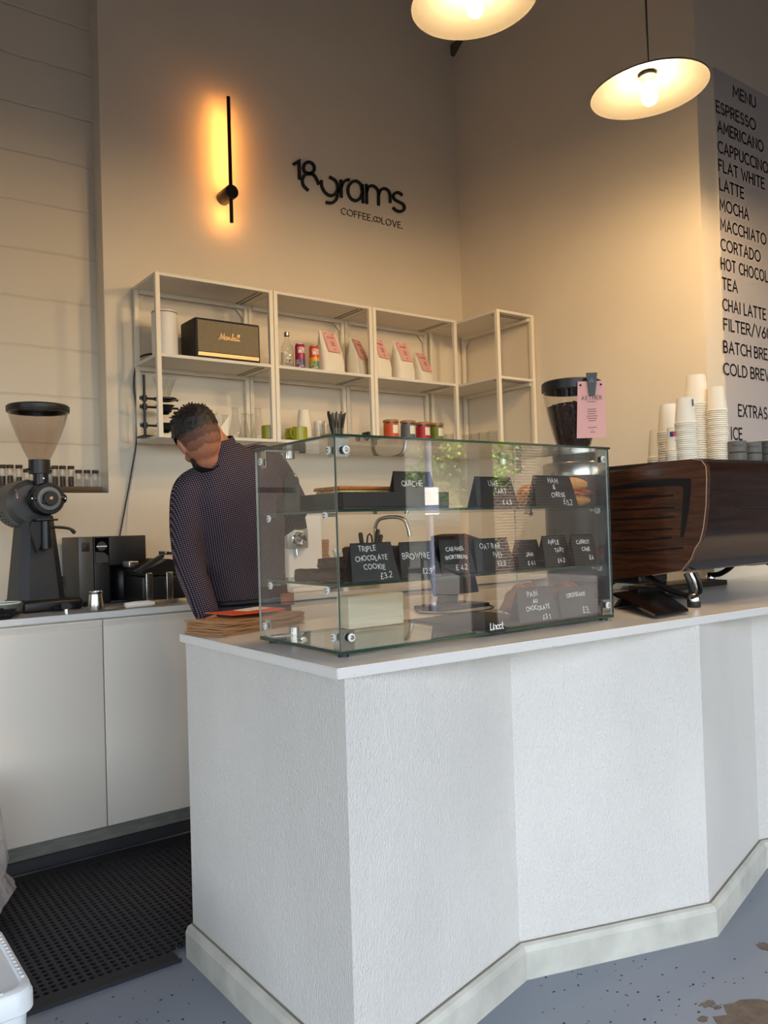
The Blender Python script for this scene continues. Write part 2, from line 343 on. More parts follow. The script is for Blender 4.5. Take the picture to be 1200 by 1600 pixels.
# ------------------------------------------------------------------ a monoline stroke alphabet
def arc(cx, cy, rx, ry, a0, a1, n=12):
    return [(cx+rx*cos(radians(a0+(a1-a0)*i/n)), cy+ry*sin(radians(a0+(a1-a0)*i/n))) for i in range(n+1)]
G = {
 'A': (.74, [[(0,0),(.37,1),(.74,0)],[(.13,.34),(.61,.34)]]),
 'B': (.56, [[(0,0),(0,1),(.28,1)]+arc(.28,.76,.22,.24,90,-90)+[(0,.52)],[(.28,.52)]+arc(.3,.26,.26,.26,90,-90)+[(0,0)]]),
 'C': (.72, [arc(.46,.5,.46,.5,52,308,20)]),
 'D': (.68, [[(0,0),(0,1),(.2,1)]+arc(.2,.5,.48,.5,90,-90,16)+[(0,0)]]),
 'E': (.5, [[(.5,1),(0,1),(0,0),(.5,0)],[(0,.52),(.44,.52)]]),
 'F': (.48, [[(.48,1),(0,1),(0,0)],[(0,.52),(.42,.52)]]),
 'G': (.8, [arc(.47,.5,.47,.5,50,330,20)+[(.88,.46),(.55,.46)]]),
 'H': (.62, [[(0,0),(0,1)],[(.62,0),(.62,1)],[(0,.52),(.62,.52)]]),
 'I': (.1, [[(.05,0),(.05,1)]]),
 'J': (.4, [[(.4,1),(.4,.22)]+arc(.2,.2,.2,.2,0,-170,8)]),
 'K': (.56, [[(0,0),(0,1)],[(.54,1),(0,.42)],[(.18,.6),(.56,0)]]),
 'L': (.44, [[(0,1),(0,0),(.44,0)]]),
 'M': (.82, [[(0,0),(.06,1),(.41,.3),(.76,1),(.82,0)]]),
 'N': (.64, [[(0,0),(0,1),(.64,0),(.64,1)]]),
 'O': (.94, [arc(.47,.5,.47,.5,90,450,26)]),
 'P': (.52, [[(0,0),(0,1),(.26,1)]+arc(.26,.73,.26,.27,90,-90)+[(0,.46)]]),
 'Q': (.94, [arc(.47,.5,.47,.5,90,450,26),[(.6,.25),(.92,-.06)]]),
 'R': (.56, [[(0,0),(0,1),(.26,1)]+arc(.26,.74,.26,.26,90,-90)+[(0,.48)],[(.26,.48),(.56,0)]]),
 'S': (.5, [arc(.25,.75,.22,.25,40,270,10)+arc(.25,.25,.25,.25,90,-140,10)]),
 'T': (.6, [[(0,1),(.6,1)],[(.3,1),(.3,0)]]),
 'U': (.62, [[(0,1),(0,.3)]+arc(.31,.3,.31,.3,180,360,12)+[(.62,1)]]),
 'V': (.7, [[(0,1),(.35,0),(.7,1)]]),
 'W': (1.0, [[(0,1),(.26,0),(.5,.8),(.74,0),(1,1)]]),
 'X': (.62, [[(0,0),(.62,1)],[(0,1),(.62,0)]]),
 'Y': (.64, [[(0,1),(.32,.48),(.64,1)],[(.32,.48),(.32,0)]]),
 'Z': (.56, [[(0,1),(.56,1),(0,0),(.56,0)]]),
 '0': (.6, [arc(.3,.5,.3,.5,90,450,20)]),
 '1': (.2, [[(0,.8),(.2,1),(.2,0)]]),
 '2': (.54, [arc(.27,.72,.26,.28,160,-30,10)+[(.0,0),(.54,0)]]),
 '3': (.5, [arc(.23,.76,.22,.24,150,-90,10)+arc(.23,.26,.27,.26,90,-150,10)]),
 '4': (.56, [[(.42,0),(.42,1),(0,.3),(.56,.3)]]),
 '5': (.5, [[(.46,1),(.06,1),(.03,.56)]+arc(.22,.32,.28,.32,110,-150,10)]),
 '6': (.54, [[(.42,1),(.05,.42)]+arc(.27,.28,.27,.28,150,-210,16)]),
 '7': (.5, [[(0,1),(.5,1),(.16,0)]]),
 '8': (.5, [arc(.25,.75,.2,.25,90,450,14),arc(.25,.26,.25,.26,90,450,14)]),
 '9': (.54, [[(.12,0),(.49,.58)]+arc(.27,.72,.27,.28,-30,330,16)]),
 '/': (.46, [[(0,-.1),(.46,1.1)]]), '.': (.04, [[(0,0),(.04,0),(.04,.06),(0,.06),(0,0)]]),
 '&': (.62, [[(.6,.0),(.16,.68)]+arc(.28,.8,.16,.2,215,-30,8)+[(.08,.38)]+arc(.24,.2,.22,.2,150,350,8)+[(.6,.42)]]),
 '(': (.2, [arc(.3,.5,.3,.62,125,235,8)]), ')': (.2, [arc(-.1,.5,.3,.62,55,-55,8)]),
 '~': (.5, [[(0,.4),(.5,.4)]]), '-': (.3, [[(0,.45),(.3,.45)]]),
 '#': (.56, [[(.0,0),(.56,0)],[(.5,.85)]+arc(.34,.76,.18,.24,30,180,8)+[(.16,.3),(.04,0)],[(0,.45),(.4,.45)]]),
 '*': (1.2, [arc(.33,.5,.33,.42,20,340,18)+arc(.87,.5,.33,.42,200,520,18)]),
 'l': (.0, [[(0,0),(0,1)]]), 'i': (.1, [[(.05,0),(.05,.66)],[(.05,.84),(.05,.92)]]),
 'n': (.44, [[(0,0),(0,.66)],[(0,.4)]+arc(.22,.42,.22,.24,180,0,8)+[(.44,0)]]),
 'c': (.42, [arc(.28,.33,.28,.33,50,310,12)]),
 'a': (.48, [arc(.24,.33,.24,.33,0,360,14),[(.48,.66),(.48,0)]]),
 't': (.36, [[(.14,1),(.14,.16),(.2,0),(.36,0)],[(0,.66),(.34,.66)]]),
}
def ribbon(mb, pts, wd, to3, depth=0.0):
    """a flat stroke of width wd along 2-D pts; to3 maps (u,v,depth) into space"""
    P = [Vector(p) for p in pts]
    Q = [P[0]]
    for p in P[1:]:
        if (p-Q[-1]).length > 1e-6: Q.append(p)
    P = Q
    if len(P) < 2: return
    cl = (P[0]-P[-1]).length < 1e-6
    L = len(P); lft = []; rgt = []
    for i in range(L):
        if cl: a, b = P[(i-1) % (L-1)], P[(i+1) % (L-1)]
        else: a, b = P[max(i-1, 0)], P[min(i+1, L-1)]
        p = P[i]
        d1 = (p-a) if (p-a).length > 1e-9 else (b-p); d2 = (b-p) if (b-p).length > 1e-9 else (p-a)
        d1 = d1.normalized(); d2 = d2.normalized(); t = (d1+d2)
        t = t.normalized() if t.length > 0.2 else d1
        nrm = Vector((-t.y, t.x)); k = max(0.45, abs(nrm.dot(Vector((-d1.y, d1.x)))))
        h = wd/2/k
        if not cl and i == 0: p = p - d1*wd*0.45
        if not cl and i == L-1: p = p + d2*wd*0.45
        lft.append(p+nrm*h); rgt.append(p-nrm*h)
    vs = [to3(q.x, q.y, depth) for q in lft] + [to3(q.x, q.y, depth) for q in rgt]
    fs = [(i, i+1, L+i+1, L+i) for i in range(L-1)]
    if depth:
        vs += [to3(q.x, q.y, 0) for q in lft] + [to3(q.x, q.y, 0) for q in rgt]
        fs += [(2*L+i, 3*L+i, 3*L+i+1, 2*L+i+1) for i in range(L-1)]
        fs += [(i, 2*L+i, 2*L+i+1, i+1) for i in range(L-1)] + [(L+i, L+i+1, 3*L+i+1, 3*L+i) for i in range(L-1)]
        fs += [(0, L, 3*L, 2*L), (L-1, 3*L-1, 4*L-1, 2*L-1)]
    mb.add(vs, fs)
def text_width(txt, h, track=0.22, xs=1.0):
    x = 0
    for ch in txt: x += (0.4 if ch == ' ' else G[ch][0]*xs + track)*h
    return x - track*h
def text(mb, txt, u, v, h, to3, wd, track=0.22, xs=1.0, depth=0.0, jitter=0.0, rnd=None, fit=None):
    """txt with its left foot at (u,v), cap height h; fit squeezes it to that width"""
    if fit: xs = xs * fit/text_width(txt, h, track, xs); track = track*fit/text_width(txt, h, track, 1.0) if False else track
    x = u
    for ch in txt:
        if ch == ' ': x += 0.4*h; continue
        gw, strokes = G[ch]
        jx = jy = js = 0
        if rnd: jx, jy, js = [(rnd.random()-0.5)*jitter*h for _ in range(3)]
        for s in strokes:
            q = [(x + px*h*xs + jx*0.4 + js*0.3*py, v + py*h*(1+js*0.4/h) + jy) for (px, py) in s]
            if rnd: q = [(a+(rnd.random()-0.5)*jitter*0.12*h, b+(rnd.random()-0.5)*jitter*0.12*h) for a, b in q]
            ribbon(mb, q, wd, to3, depth)
        x += (gw*xs + track)*h
    return x

# ------------------------------------------------------------------ the setting
YB, XR, YM, SILL = 3.885, 3.53, 2.195, 1.446
RX, RY = 1.258, 3.995          # right jamb and back of the recess in the left part of the back wall
ZC = 5.3
YS = -1.12                     # shopfront
struct(MB().box((-3.0, YS, -0.2), (6.2, 4.2, 0)).build('floor', FLOOR, smooth=False))
struct(MB().box((-3.0, YS-0.3, ZC), (6.2, 4.2, ZC+0.3)).build('ceiling', CEIL, smooth=False))
b = MB().box((RX, YB, 0), (XR+0.2, YB+0.3, ZC)).box((-3.0, YB, 0), (RX, YB+0.3, SILL))
struct(b.build('wall_back', WALL, smooth=False))
struct(MB().box((-3.0, RY, SILL), (RX, RY+0.2, ZC)).build('wall_recess', BLOCK, smooth=False))
struct(MB().box((XR, YM, 0), (6.2, YB, ZC)).build('wall_right', WALL, smooth=False))
b = MB().box((-3.2, YS, 0), (-3.0, -0.7, ZC)).box((-3.2, 2.3, 0), (-3.0, 4.2, ZC)).box((-3.2, -0.7, 2.5), (-3.0, 2.3, ZC)).box((-3.2, -0.7, 0), (-3.0, 2.3, 0.25))
struct(b.build('wall_left', SIDE, smooth=False))
struct(MB().box((6.2, YS, 0), (6.4, 2.195, ZC)).build('wall_far_right', SIDE, smooth=False))
HD, PX = 2.75, AY(636, 800, 2*1.582-YS).x       # head of the openings; edge of the pier between door and window
MUL = AY(775, 800, 2*1.582-YS).x
b = MB().box((-3.2, YS-0.3, HD), (6.4, YS, 12.0)).box((-3.2, YS-0.3, 0), (-2.4, YS, HD)).box((2.6, YS-0.3, 0), (PX, YS, HD)).box((5.62, YS-0.3, 0), (6.4, YS, HD))  # front wall carried up high, unseen, to keep the paving outside in shade
struct(b.build('wall_front', SIDE, smooth=False))
FRAME = mat('grey window frame', (120, 118, 116), 0.5)
fr = MB()
for (y0, y1, z0, z1) in ((-0.7, -0.64, 0.25, 2.5), (2.24, 2.3, 0.25, 2.5), (0.77, 0.83, 0.25, 2.5), (-0.7, 2.3, 0.25, 0.31), (-0.7, 2.3, 2.44, 2.5)): fr.box((-3.14, y0, z0), (-3.06, y1, z1))
struct(fr.build('window_added', FRAME, smooth=False))  # unseen side window, added to bring daylight onto the counter's left face
def shop_window(nm, x0, x1, mull):
    fr = MB().box((x0, YS-0.2, 0), (x0+0.06, YS-0.1, HD)).box((x1-0.06, YS-0.2, 0), (x1, YS-0.1, HD))
    fr.box((x0, YS-0.2, HD-0.07), (x1, YS-0.1, HD)).box((x0, YS-0.2, 0), (x1, YS-0.1, 0.08))
    for mx in mull: fr.box((mx-0.065, YS-0.22, 0), (mx+0.065, YS-0.08, HD))
    o = struct(fr.build(nm, FRAME, smooth=False))
    return o
shop_window('window_1', PX, 5.62, [MUL])
BRK = MB().prism([(3.50, 3.884, 4.24), (3.50, 3.884, 4.31), (3.50, 3.78, 4.31)], (0.029, 0, 0)).build('corner_bracket', mat('grey bracket', (90, 84, 76), 0.6), smooth=False)
tag(BRK, 'small grey triangular bracket high in the corner above the shelves', 'bracket')
struct(MB().box((-3.0, 3.31, 0), (XR, 3.33, 0.115)).build('trim_1', PLINTH, smooth=False))
struct(MB().box((-3.0, 3.296, 0), (XR, 3.3095, 0.045)).build('trim_2', mat('dark rubber cove', (44, 44, 48), 0.5), smooth=False))
# street outside the shopfront
PAVE = mat('pale paving', (78, 74, 72), 0.8, var=0.12, vscale=1.2)
struct(MB().box((-20, -40, -0.25), (40, YS, -0.02)).build('street_paving', PAVE, smooth=False))

# ------------------------------------------------------------------ the serving counter
CP = [(0.974, 2.335), (0.975, 1.484), (1.630, 1.642), (2.235, 1.447), (2.800, 1.605), (3.400, 1.430), (4.000, 1.590)]
def offset(pts, d):
    P = [Vector(p) for p in pts]; out = []
    for i in range(len(P)):
        ns = []
        if i > 0: t = (P[i]-P[i-1]).normalized(); ns.append(Vector((t.y, -t.x)))
        if i < len(P)-1: t = (P[i+1]-P[i]).normalized(); ns.append(Vector((t.y, -t.x)))
        n = sum(ns, Vector((0, 0))); n = n.normalized(); out.append(P[i] - n*(d/max(0.4, n.dot(ns[0]))))
    return out
counter = thing('service_counter', 'white textured folded-front serving counter with pale skirting on the grey floor', 'counter', (CP[1][0], CP[1][1], 0))
def rel(p, o): return Vector(p) - Vector(o)
inner = offset(CP, -0.05); outer = offset(CP, 0.0)
def side(p): return Vector((p[0], p[1]))
sgn = 1
# the outward side is the one facing the camera; choose the sign of the offset once
if offset(CP, 0.05)[2].y > CP[2][1]: sgn = -1
inner = offset(CP, -0.05*sgn)
for i in range(len(CP)-1):
    a, b_, c, d = Vector(CP[i]), Vector(CP[i+1]), inner[i+1], inner[i]
    q = [(p.x-CP[1][0], p.y-CP[1][1], 0) for p in (a, b_, c, d)]
    MB().prism(q, (0, 0, 0.925)).build('panel', PANEL, counter, smooth=False)
sk = MB()
prof = [(0.0, 0.0), (0.024, 0.0), (0.024, 0.074), (0.017, 0.088), (0.006, 0.093), (0.0, 0.093)]
rings = []
for (o_, z) in prof: rings.append([(p.x-CP[1][0], p.y-CP[1][1], z) for p in offset(CP, (o_)*sgn)])
for i in range(len(CP)-1):
    for k in range(len(prof)):
        k2 = (k+1) % len(prof)
        sk.add([rings[k][i], rings[k][i+1], rings[k2][i+1], rings[k2][i]], [(0, 1, 2, 3)])
for e in (0, len(CP)-1): sk.add([r[e] for r in rings], [tuple(range(len(prof)))])
sk.build('skirting', SKIRT, counter, smooth=False)
gp = MB(); g0_, g1_ = offset(CP, 0.0015*sgn), offset(CP, 0.007*sgn)
for i in range(len(CP)-1):
    gp.add([(p.x-CP[1][0], p.y-CP[1][1], z) for z in (0.0925, 0.0942) for p in (g0_[i], g0_[i+1], g1_[i+1], g1_[i])], [(0, 1, 2, 3), (4, 5, 6, 7), (3, 2, 6, 7), (0, 1, 5, 4)])
gp.build('seam', mat('dark dusty gap', (132, 124, 112), 0.9), counter, smooth=False)
MB().prism([(4.0-CP[1][0], 1.59-CP[1][1], 0), (4.0-CP[1][0], 2.15-CP[1][1], 0), (3.96-CP[1][0], 2.15-CP[1][1], 0), (3.96-CP[1][0], 1.6-CP[1][1], 0)], (0, 0, 0.925)).build('panel', PANEL, counter, smooth=False)
def slab(poly, z0, z1, name, m, bev=0.002):
    bm = bmesh.new(); vs = [bm.verts.new((x, y, z0)) for x, y in poly]; f = bm.faces.new(vs)
    r = bmesh.ops.extrude_face_region(bm, geom=[f]); bmesh.ops.translate(bm, verts=[v for v in r['geom'] if isinstance(v, bmesh.types.BMVert)], vec=(0, 0, z1-z0))
    bmesh.ops.recalc_face_normals(bm, faces=bm.faces)
    bmesh.ops.bevel(bm, geom=bm.edges[:], offset=bev, segments=2, affect='EDGES')
    return MB().bm(bm).build(name, m)
o = slab([(0.954, 2.335), (0.954, 1.478), (2.25, 1.437), (2.62, 1.427), (4.1, 1.385), (4.1, 2.185), (3.52, 2.185), (3.52, 2.335)], 0.926, 0.95, 'worktop', QUARTZ)
tag(o, 'speckled white quartz worktop carrying the glass display case', 'worktop')
o = slab([(-2.2, 3.238), (XR-0.003, 3.238), (XR-0.003, YB-0.003), (-2.2, YB-0.003)], 0.926, 0.95, 'worktop', QUARTZ)
tag(o, 'pale worktop along the back wall under the brewing machines', 'worktop')

# ------------------------------------------------------------------ cabinets under the back worktop
cabl = {-0.183: 'leftmost white cabinet below the black hopper grinder', 0.417: 'white handleless cabinet below the steel cup and black grinder', 1.017: 'white handleless cabinet half hidden behind the end of the serving counter',
        1.617: 'white cabinet seen through the left of the glass case behind the kraft bags', 2.217: 'white cabinet below the curved tap seen through the glass case', 2.817: 'white cabinet at the right end behind the glass case'}
proto_cab = None
for x, lb in cabl.items():
    if proto_cab is None:
        t = thing('base_cabinet', lb, 'cabinet', (x, 3.25, 0), 0, 'white base cabinets under the back worktop')
        MB().box((0.002, 0.022, 0.117), (0.598, 0.62, 0.925)).build('body', CABW, t, smooth=False)
        dr = MB().rbox((0.002, 0, 0.117), (0.598, 0.02, 0.893), 0.002).build('door', CABW, t)
        MB().prism([(0.002, 0.006, 0.893), (0.002, 0.02, 0.893), (0.002, 0.02, 0.919), (0.002, 0.001, 0.919), (0.002, 0.001, 0.912)], (0.596, 0, 0)).build('handle', CABW, dr, smooth=False)
        proto_cab = t
    else:
        dup(proto_cab, (x, 3.25, 0), 0, lb)

# ------------------------------------------------------------------ rubber mat with drainage holes
def make_mat():
    mb = MB(); p = 0.0245; x0, y0 = -0.62, 2.318; nx, ny = 92, 38; z = 0.012; r = 0.0085
    for j in range(ny):
        for i in range(nx):
            cx, cy = x0+(i+0.5)*p, y0+(j+0.5)*p
            if cx > 0.93 and cy < 2.395: continue
            sq = [(cx-p/2, cy-p/2), (cx+p/2, cy-p/2), (cx+p/2, cy+p/2), (cx-p/2, cy+p/2)]
            edge = j < 2 or j > ny-3 or i < 2 or i > nx-3
            if edge: mb.add([(a, b, z) for a, b in sq], [(0, 1, 2, 3)]); continue
            ox = 0
            ring = [(cx+r*cos(2*pi*(k+0.5)/8 - pi*0.75 - pi/8), cy+r*sin(2*pi*(k+0.5)/8 - pi*0.75 - pi/8)) for k in range(8)]
            out = []
            for k in range(4):
                a, b = sq[k], sq[(k+1) % 4]; out += [a, ((a[0]+b[0])/2, (a[1]+b[1])/2)]
            vs = [(a, b, z) for a, b in out] + [(a, b, z) for a, b in ring] + [(a, b, 0.001) for a, b in ring]
            fs = [(k, (k+1) % 8, 8+(k+1) % 8, 8+k) for k in range(8)] + [(8+k, 8+(k+1) % 8, 16+(k+1) % 8, 16+k) for k in range(8)]
            mb.add(vs, fs)
    x1, y1 = x0+nx*p, y0+ny*p
    mb.add([(x0, y0, 0), (0.93, y0, 0), (0.93, y0, z), (x0, y0, z)], [(0, 1, 2, 3)])
    mb.add([(x0, y1, 0), (x1, y1, 0), (x1, y1, z), (x0, y1, z)], [(0, 1, 2, 3)])
    return mb.build('floor_mat', RUBBER, smooth=False)
tag(make_mat(), 'black rubber floor mat with round drainage holes behind the counter', 'mat')

# ------------------------------------------------------------------ wall shelving
ZB0 = 1.683
def make_shelf(label):
    t = thing('wall_shelf_unit', label, 'shelf', (0, 0, 0), 0, 'white steel wall shelving')
    W, Dp, H, s = 0.604, 0.295, 0.755, 0.022
    for (x, y) in ((0, 0), (W-s, 0), (0, Dp-s), (W-s, Dp-s)):
        MB().rbox((x, y, 0), (x+s, y+s, H), 0.0015, seg=1).build('post', SHELFW, t)
    for nm, z in (('bottom_shelf', 0.0), ('middle_shelf', 0.37), ('top_shelf', H-0.014)):
        p = MB().box((s, 0.001, z), (W-s, Dp-0.001, z+0.014)).box((0.002, s, z), (s, Dp-s, z+0.014)).box((W-s, s, z), (W-0.002, Dp-s, z+0.014)).build(nm, SHELFP, t, smooth=False)
        MB().box((W-0.075, 0.03, z-0.0012), (W-0.067, Dp-0.03, z)).box((W-0.05, 0.03, z-0.0012), (W-0.042, Dp-0.03, z)).build('slot', BLACK, p, smooth=False)
        if z > 0.1: MB().box((s, Dp-0.03, z-0.02), (W-s, Dp-0.018, z)).build('rear_rail', SHELFW, p, smooth=False)
    for sx in (1, -1):
        x0 = s if sx > 0 else W-s
        MB().prism([(x0, Dp-0.006, H-0.015), (x0+sx*0.055, Dp-0.006, H-0.015), (x0, Dp-0.006, H-0.075)], (0, 0.004, 0)).build('corner_brace', SHELFW, t, smooth=False)
    return t
sh = make_shelf('white steel wall shelf unit holding the black guitar-amp style speaker')
sh.location = (1.393, 3.584, ZB0)
dup(sh, (2.000, 3.584, ZB0), 0, 'white steel wall shelf unit holding the clear bottle and two drink cans')
dup(sh, (2.607, 3.584, ZB0), 0, 'white steel wall shelf unit holding the four coloured tins')
dup(sh, (3.228, 3.872, ZB0), radians(-90), 'white steel wall shelf unit on the right-hand wall, empty on top')

# ------------------------------------------------------------------ sign on the back wall, menu board
def wallmap(Y): return lambda u, v, d: (u, Y-d, v)
sg = thing('wall_sign', 'black raised eighteen grams lettering on the back wall beside the bar light', 'sign', (2.70, YB, 3.15))
def logo_pts(pts):
    out = []
    for (a, b) in pts:
        p = AY(250+a/2.7907, 120+b/2.7907, YB-0.004); out.append((p.x, p.z))
    return out
def smooth2(pts, n=6):
    P = [Vector(p) for p in pts]
    if len(P) < 3: return pts
    out = []
    for i in range(len(P)-1):
        p0, p1, p2, p3 = P[max(i-1, 0)], P[i], P[i+1], P[min(i+2, len(P)-1)]
        for k in range(n):
            t = k/n; out.append(0.5*((2*p1)+(p2-p0)*t+(2*p0-5*p1+4*p2-p3)*t*t+(3*p1-p0-3*p2+p3)*t**3))
    out.append(P[-1]); return [tuple(p) for p in out]
LOGO = {
 'numeral': [[(584,381),(605,369),(607,443)],
             smooth2([(648,424),(630,414),(625,396),(634,377),(649,373),(664,380),(672,397),(667,415),(650,424)]),
             smooth2([(642,493),(624,474),(620,450),(630,430),(648,423),(668,428),(680,444),(690,466)])],
 'letter_g': [smooth2([(703,457),(706,482),(720,506),(742,519),(763,511),(774,492)]), smooth2([(742,440),(762,452),(772,470),(774,500),(770,530),(756,547),(741,551),(727,549)])],
 'letter_r': [[(788,455),(790,522)], smooth2([(790,482),(798,462),(811,452),(821,450)])],
 'letter_a': [smooth2([(880,497),(874,470),(856,456),(836,460),(821,480),(820,508),(832,532),(852,541),(870,532),(880,510),(880,497)]), [(881,474),(885,546)]],
 'letter_m': [[(899,474),(901,549)], smooth2([(900,505),(906,484),(919,476),(935,480),(948,494),(952,512)]), [(952,508),(952,556)], smooth2([(953,512),(962,494),(977,488),(993,496),(1002,514),(1003,545)])],
 'letter_s': [smooth2([(1052,514),(1040,506),(1026,507),(1017,518),(1021,534),(1038,545),(1057,555),(1065,569),(1060,583),(1044,588),(1028,583),(1018,574)])],
}
for nm, strokes in LOGO.items():
    mb = MB()
    for s in strokes: ribbon(mb, [(u-2.70, v-3.15) for u, v in logo_pts(s)], 0.0155, lambda u, v, d: (u, -d, v), 0.012)
    mb.build(nm, INK, sg, smooth=False)
mb = MB(); a = AY(533, 334.5, YB); e = AY(632, 349, YB)
text(mb, 'COFFEE.*LOVE.', a.x-2.70, a.z-3.15, 0.036, lambda u, v, d: (u, -d, v), 0.0035, 0.3, 1.0, 0.004, fit=e.x-a.x)
mb.build('strapline', INK, sg, smooth=False)

YMB = YM-0.006
BOARD = mat('grey menu board', (188, 184, 186), 0.5)
p0 = AY(1114, 106, YM); p1 = AY(1133, 705, YM)
BX = p0.x
menu = thing('menu_board', 'tall grey menu board with black capital lettering at the right edge', 'menu board', (BX, YM, 1.2))
MB().box((0, -0.006, 0.0), (1.25, -0.0005, p0.z-1.2)).build('board', BOARD, menu, smooth=False)
lines = [('MENU', 1145.5, 150.5, 1181, 0.053), ('ESPRESSO', 1119, 174, 1180.5, 0), ('AMERICANO', 1121.5, 205, 1191, 0), ('CAPPUCCINO', 1122, 237, 1199, 0), ('FLAT WHITE', 1123, 266, 1194, 0),
         ('LATTE', 1124.5, 296, 1161.5, 0), ('MOCHA', 1125, 327.5, 1168.5, 0), ('MACCHIATO', 1126, 358.5, 1195, 0), ('CORTADO', 1126.5, 390, 1187, 0), ('HOT CHOCOLATE', 1127, 420, 1213, 0),
         ('TEA', 1129, 451, 1152, 0), ('CHAI LATTE', 1129.5, 484, 1195, 0), ('FILTER/V60', 1131, 515, 1207, 0), ('BATCH BREW', 1131, 550, 1211, 0), ('COLD BREW', 1131, 584.5, 1207, 0),
         ('EXTRAS', 1154, 650, 1198, 0.055), ('ICE', 1142.5, 686, 1159, 0.055)]
for (tx, px, py, pe, hh) in lines:
    p = AY(px, py, YMB); hh = hh or 0.053
    xs = 0.92; ft = None
    if pe: ft = AY(pe, py, YMB).x - p.x
    mb = MB(); text(mb, tx, p.x-BX, p.z-1.2, hh, lambda u, v, d: (u, -0.007-d, v), 0.0092, 0.26, 1.1 if not ft else 1.0, 0.0, fit=ft)
    mb.build('lettering', INK, menu, smooth=False)

# ------------------------------------------------------------------ lamps
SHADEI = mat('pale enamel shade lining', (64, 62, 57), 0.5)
BULBM = mat('glowing bulb', (255, 236, 200), 0.4, emit=(255, 214, 158), estr=BULB_STRENGTH)
def pendant(label, c, R, tilt, rz):
    t = thing('pendant_lamp', label, 'lamp', c, 0, 'dish pendant lamps over the counter')
    prof = [(0.018, 0.062), (0.05, 0.055), (R*0.55, 0.030), (R*0.98, 0.0), (R, -0.004)]
    sh = MB().lathe([(r, z+0.004) for r, z in prof], n=56).lathe([(R, -0.004), (R+0.002, 0.0)], n=56).build('shade', SATIN, t, angle=60)
    MB().lathe(prof, n=56).build('shade_lining', SHADEI, sh, angle=60)
    MB().lathe([(0.0, 0.068), (0.022, 0.066), (0.025, 0.055), (0.03, 0.045), (0.022, 0.038), (0.015, 0.024), (0.0, 0.024)], n=24).build('lamp_holder', GREYM, t)
    b = MB().lathe([(0.011, 0.024), (0.012, 0.014), (0.015, 0.007), (0.023, -0.009), (0.0268, -0.024), (0.024, -0.038), (0.0145, -0.048), (0.0, -0.052)], n=24).build('bulb', BULBM, t)
    MB().rod((0, 0, 0.06), (0, 0, ZC-c[2]), 0.0035).build('cord', BLACK, t)
    Rm = Matrix.Rotation(tilt, 4, Vector((cos(rz), sin(rz), 0)))
    for ch in t.children:
        if ch.name.split('.')[0] in ('shade', 'lamp_holder', 'bulb'): ch.data.transform(Rm)
        for g in ch.children: g.data.transform(Rm)
    return t
d = ray(1014, 141); c1 = d*2.84; c1.z += EYE
pendant('dark rimmed dish pendant lamp with a bare bulb, fully in view near the menu board', c1, 0.197, radians(3.5), radians(-125))
d = ray(741, 2); c2 = d*2.66; c2.z += EYE
pendant('dark rimmed dish pendant lamp cut off by the top edge of the photo', c2, 0.205, radians(4), radians(-125))


pendant('dark rimmed dish pendant lamp added out of view on the right to brighten the right-hand wall', Vector((3.16, 1.38, 2.66)), 0.197, 0, 0)  # unseen extra pendant, added to warm and brighten the right wall

STRIPM = mat('warm light strip', (255, 190, 110), 0.4, emit=(255, 166, 78), estr=STRIP_STRENGTH)
pt = AY(355, 150, YB-0.10); pb = AY(365, 348, YB-0.10); xc = (pt.x+pb.x)/2; zc = AY(361, 300, YB-0.10).z
sc_ = thing('wall_light', 'slim black vertical bar wall light glowing warm on the back wall', 'wall light', (xc, YB, zc))
bar = MB().tube([(0, -0.095, pb.z-zc), (0, -0.095, pt.z-zc)], 0.0095, 16).build('bar', SATIN, sc_)
MB().box((-0.005, -0.0865, pb.z-zc+0.012), (0.005, -0.0845, pt.z-zc-0.012)).build('light_strip', STRIPM, bar, smooth=False)
MB().lathe([(0.0, -0.001), (0.034, -0.001), (0.036, 0.003), (0.036, 0.108), (0.034, 0.112), (0.0, 0.112)], (0, 0, 0), 40, 0, 'y').build('mount', SATIN, sc_)

# ------------------------------------------------------------------ glass display case
CX, CY, CZ, CW, CD, CH = 1.033, 1.582, 0.95, 0.975, 0.394, 0.516
case = thing('display_case', 'clear three tier glass display case of cakes on the white worktop', 'display case', (CX, CY, CZ))
def pane(name, a, b, parent, edge=EDGE, g=None):
    mb = MB().box(a, b); d = [abs(b[i]-a[i]) for i in range(3)]; ax = d.index(min(d))
    big = {2: (0, 1), 1: (2, 4), 0: (3, 5)}[ax]
    mb.mi = [0 if i in big else 1 for i in range(6)]
    return mb.build(name, [g or CLEAR, edge], parent, smooth=False)
pane('bottom_pane', (0, 0, 0.008), (CW, CD, 0.016), case)
pane('top_pane', (-0.004, -0.004, CH-0.006), (CW+0.004, CD, CH), case)
pane('front_pane', (0.0, 0, 0.017), (CW, 0.006, CH-0.007), case, EDGE, FRONTG)
pane('side_pane', (0.0, 0.007, 0.017), (0.006, CD, CH-0.007), case, EDGEL)
pane('side_pane', (CW-0.006, 0.007, 0.017), (CW, CD, CH-0.007), case, EDGEL)
S1, S2 = 0.336, 0.162
for z in (S1, S2): pane('shelf', (0.012, 0.012, z), (CW-0.012, CD-0.01, z+0.006), case)
WASH = mat('white nylon washer', (226, 226, 224), 0.4)
def disc(mb, p, ax, s):      # a white washer with a domed steel screw, standing out along s*axis
    for (r, h0, h1, m) in ((0.0095, 0.0, 0.004, 0), (0.0055, 0.004, 0.0065, 1)):
        prof = [(0, s*h0), (r, s*h0), (r, s*h1*0.8), (r*0.7, s*h1), (0, s*h1)]
        if ax == 'y': mb.lathe(prof, p, 18, m, 'y')
        else: mb.lathe(prof, p, 18, m, 'x')
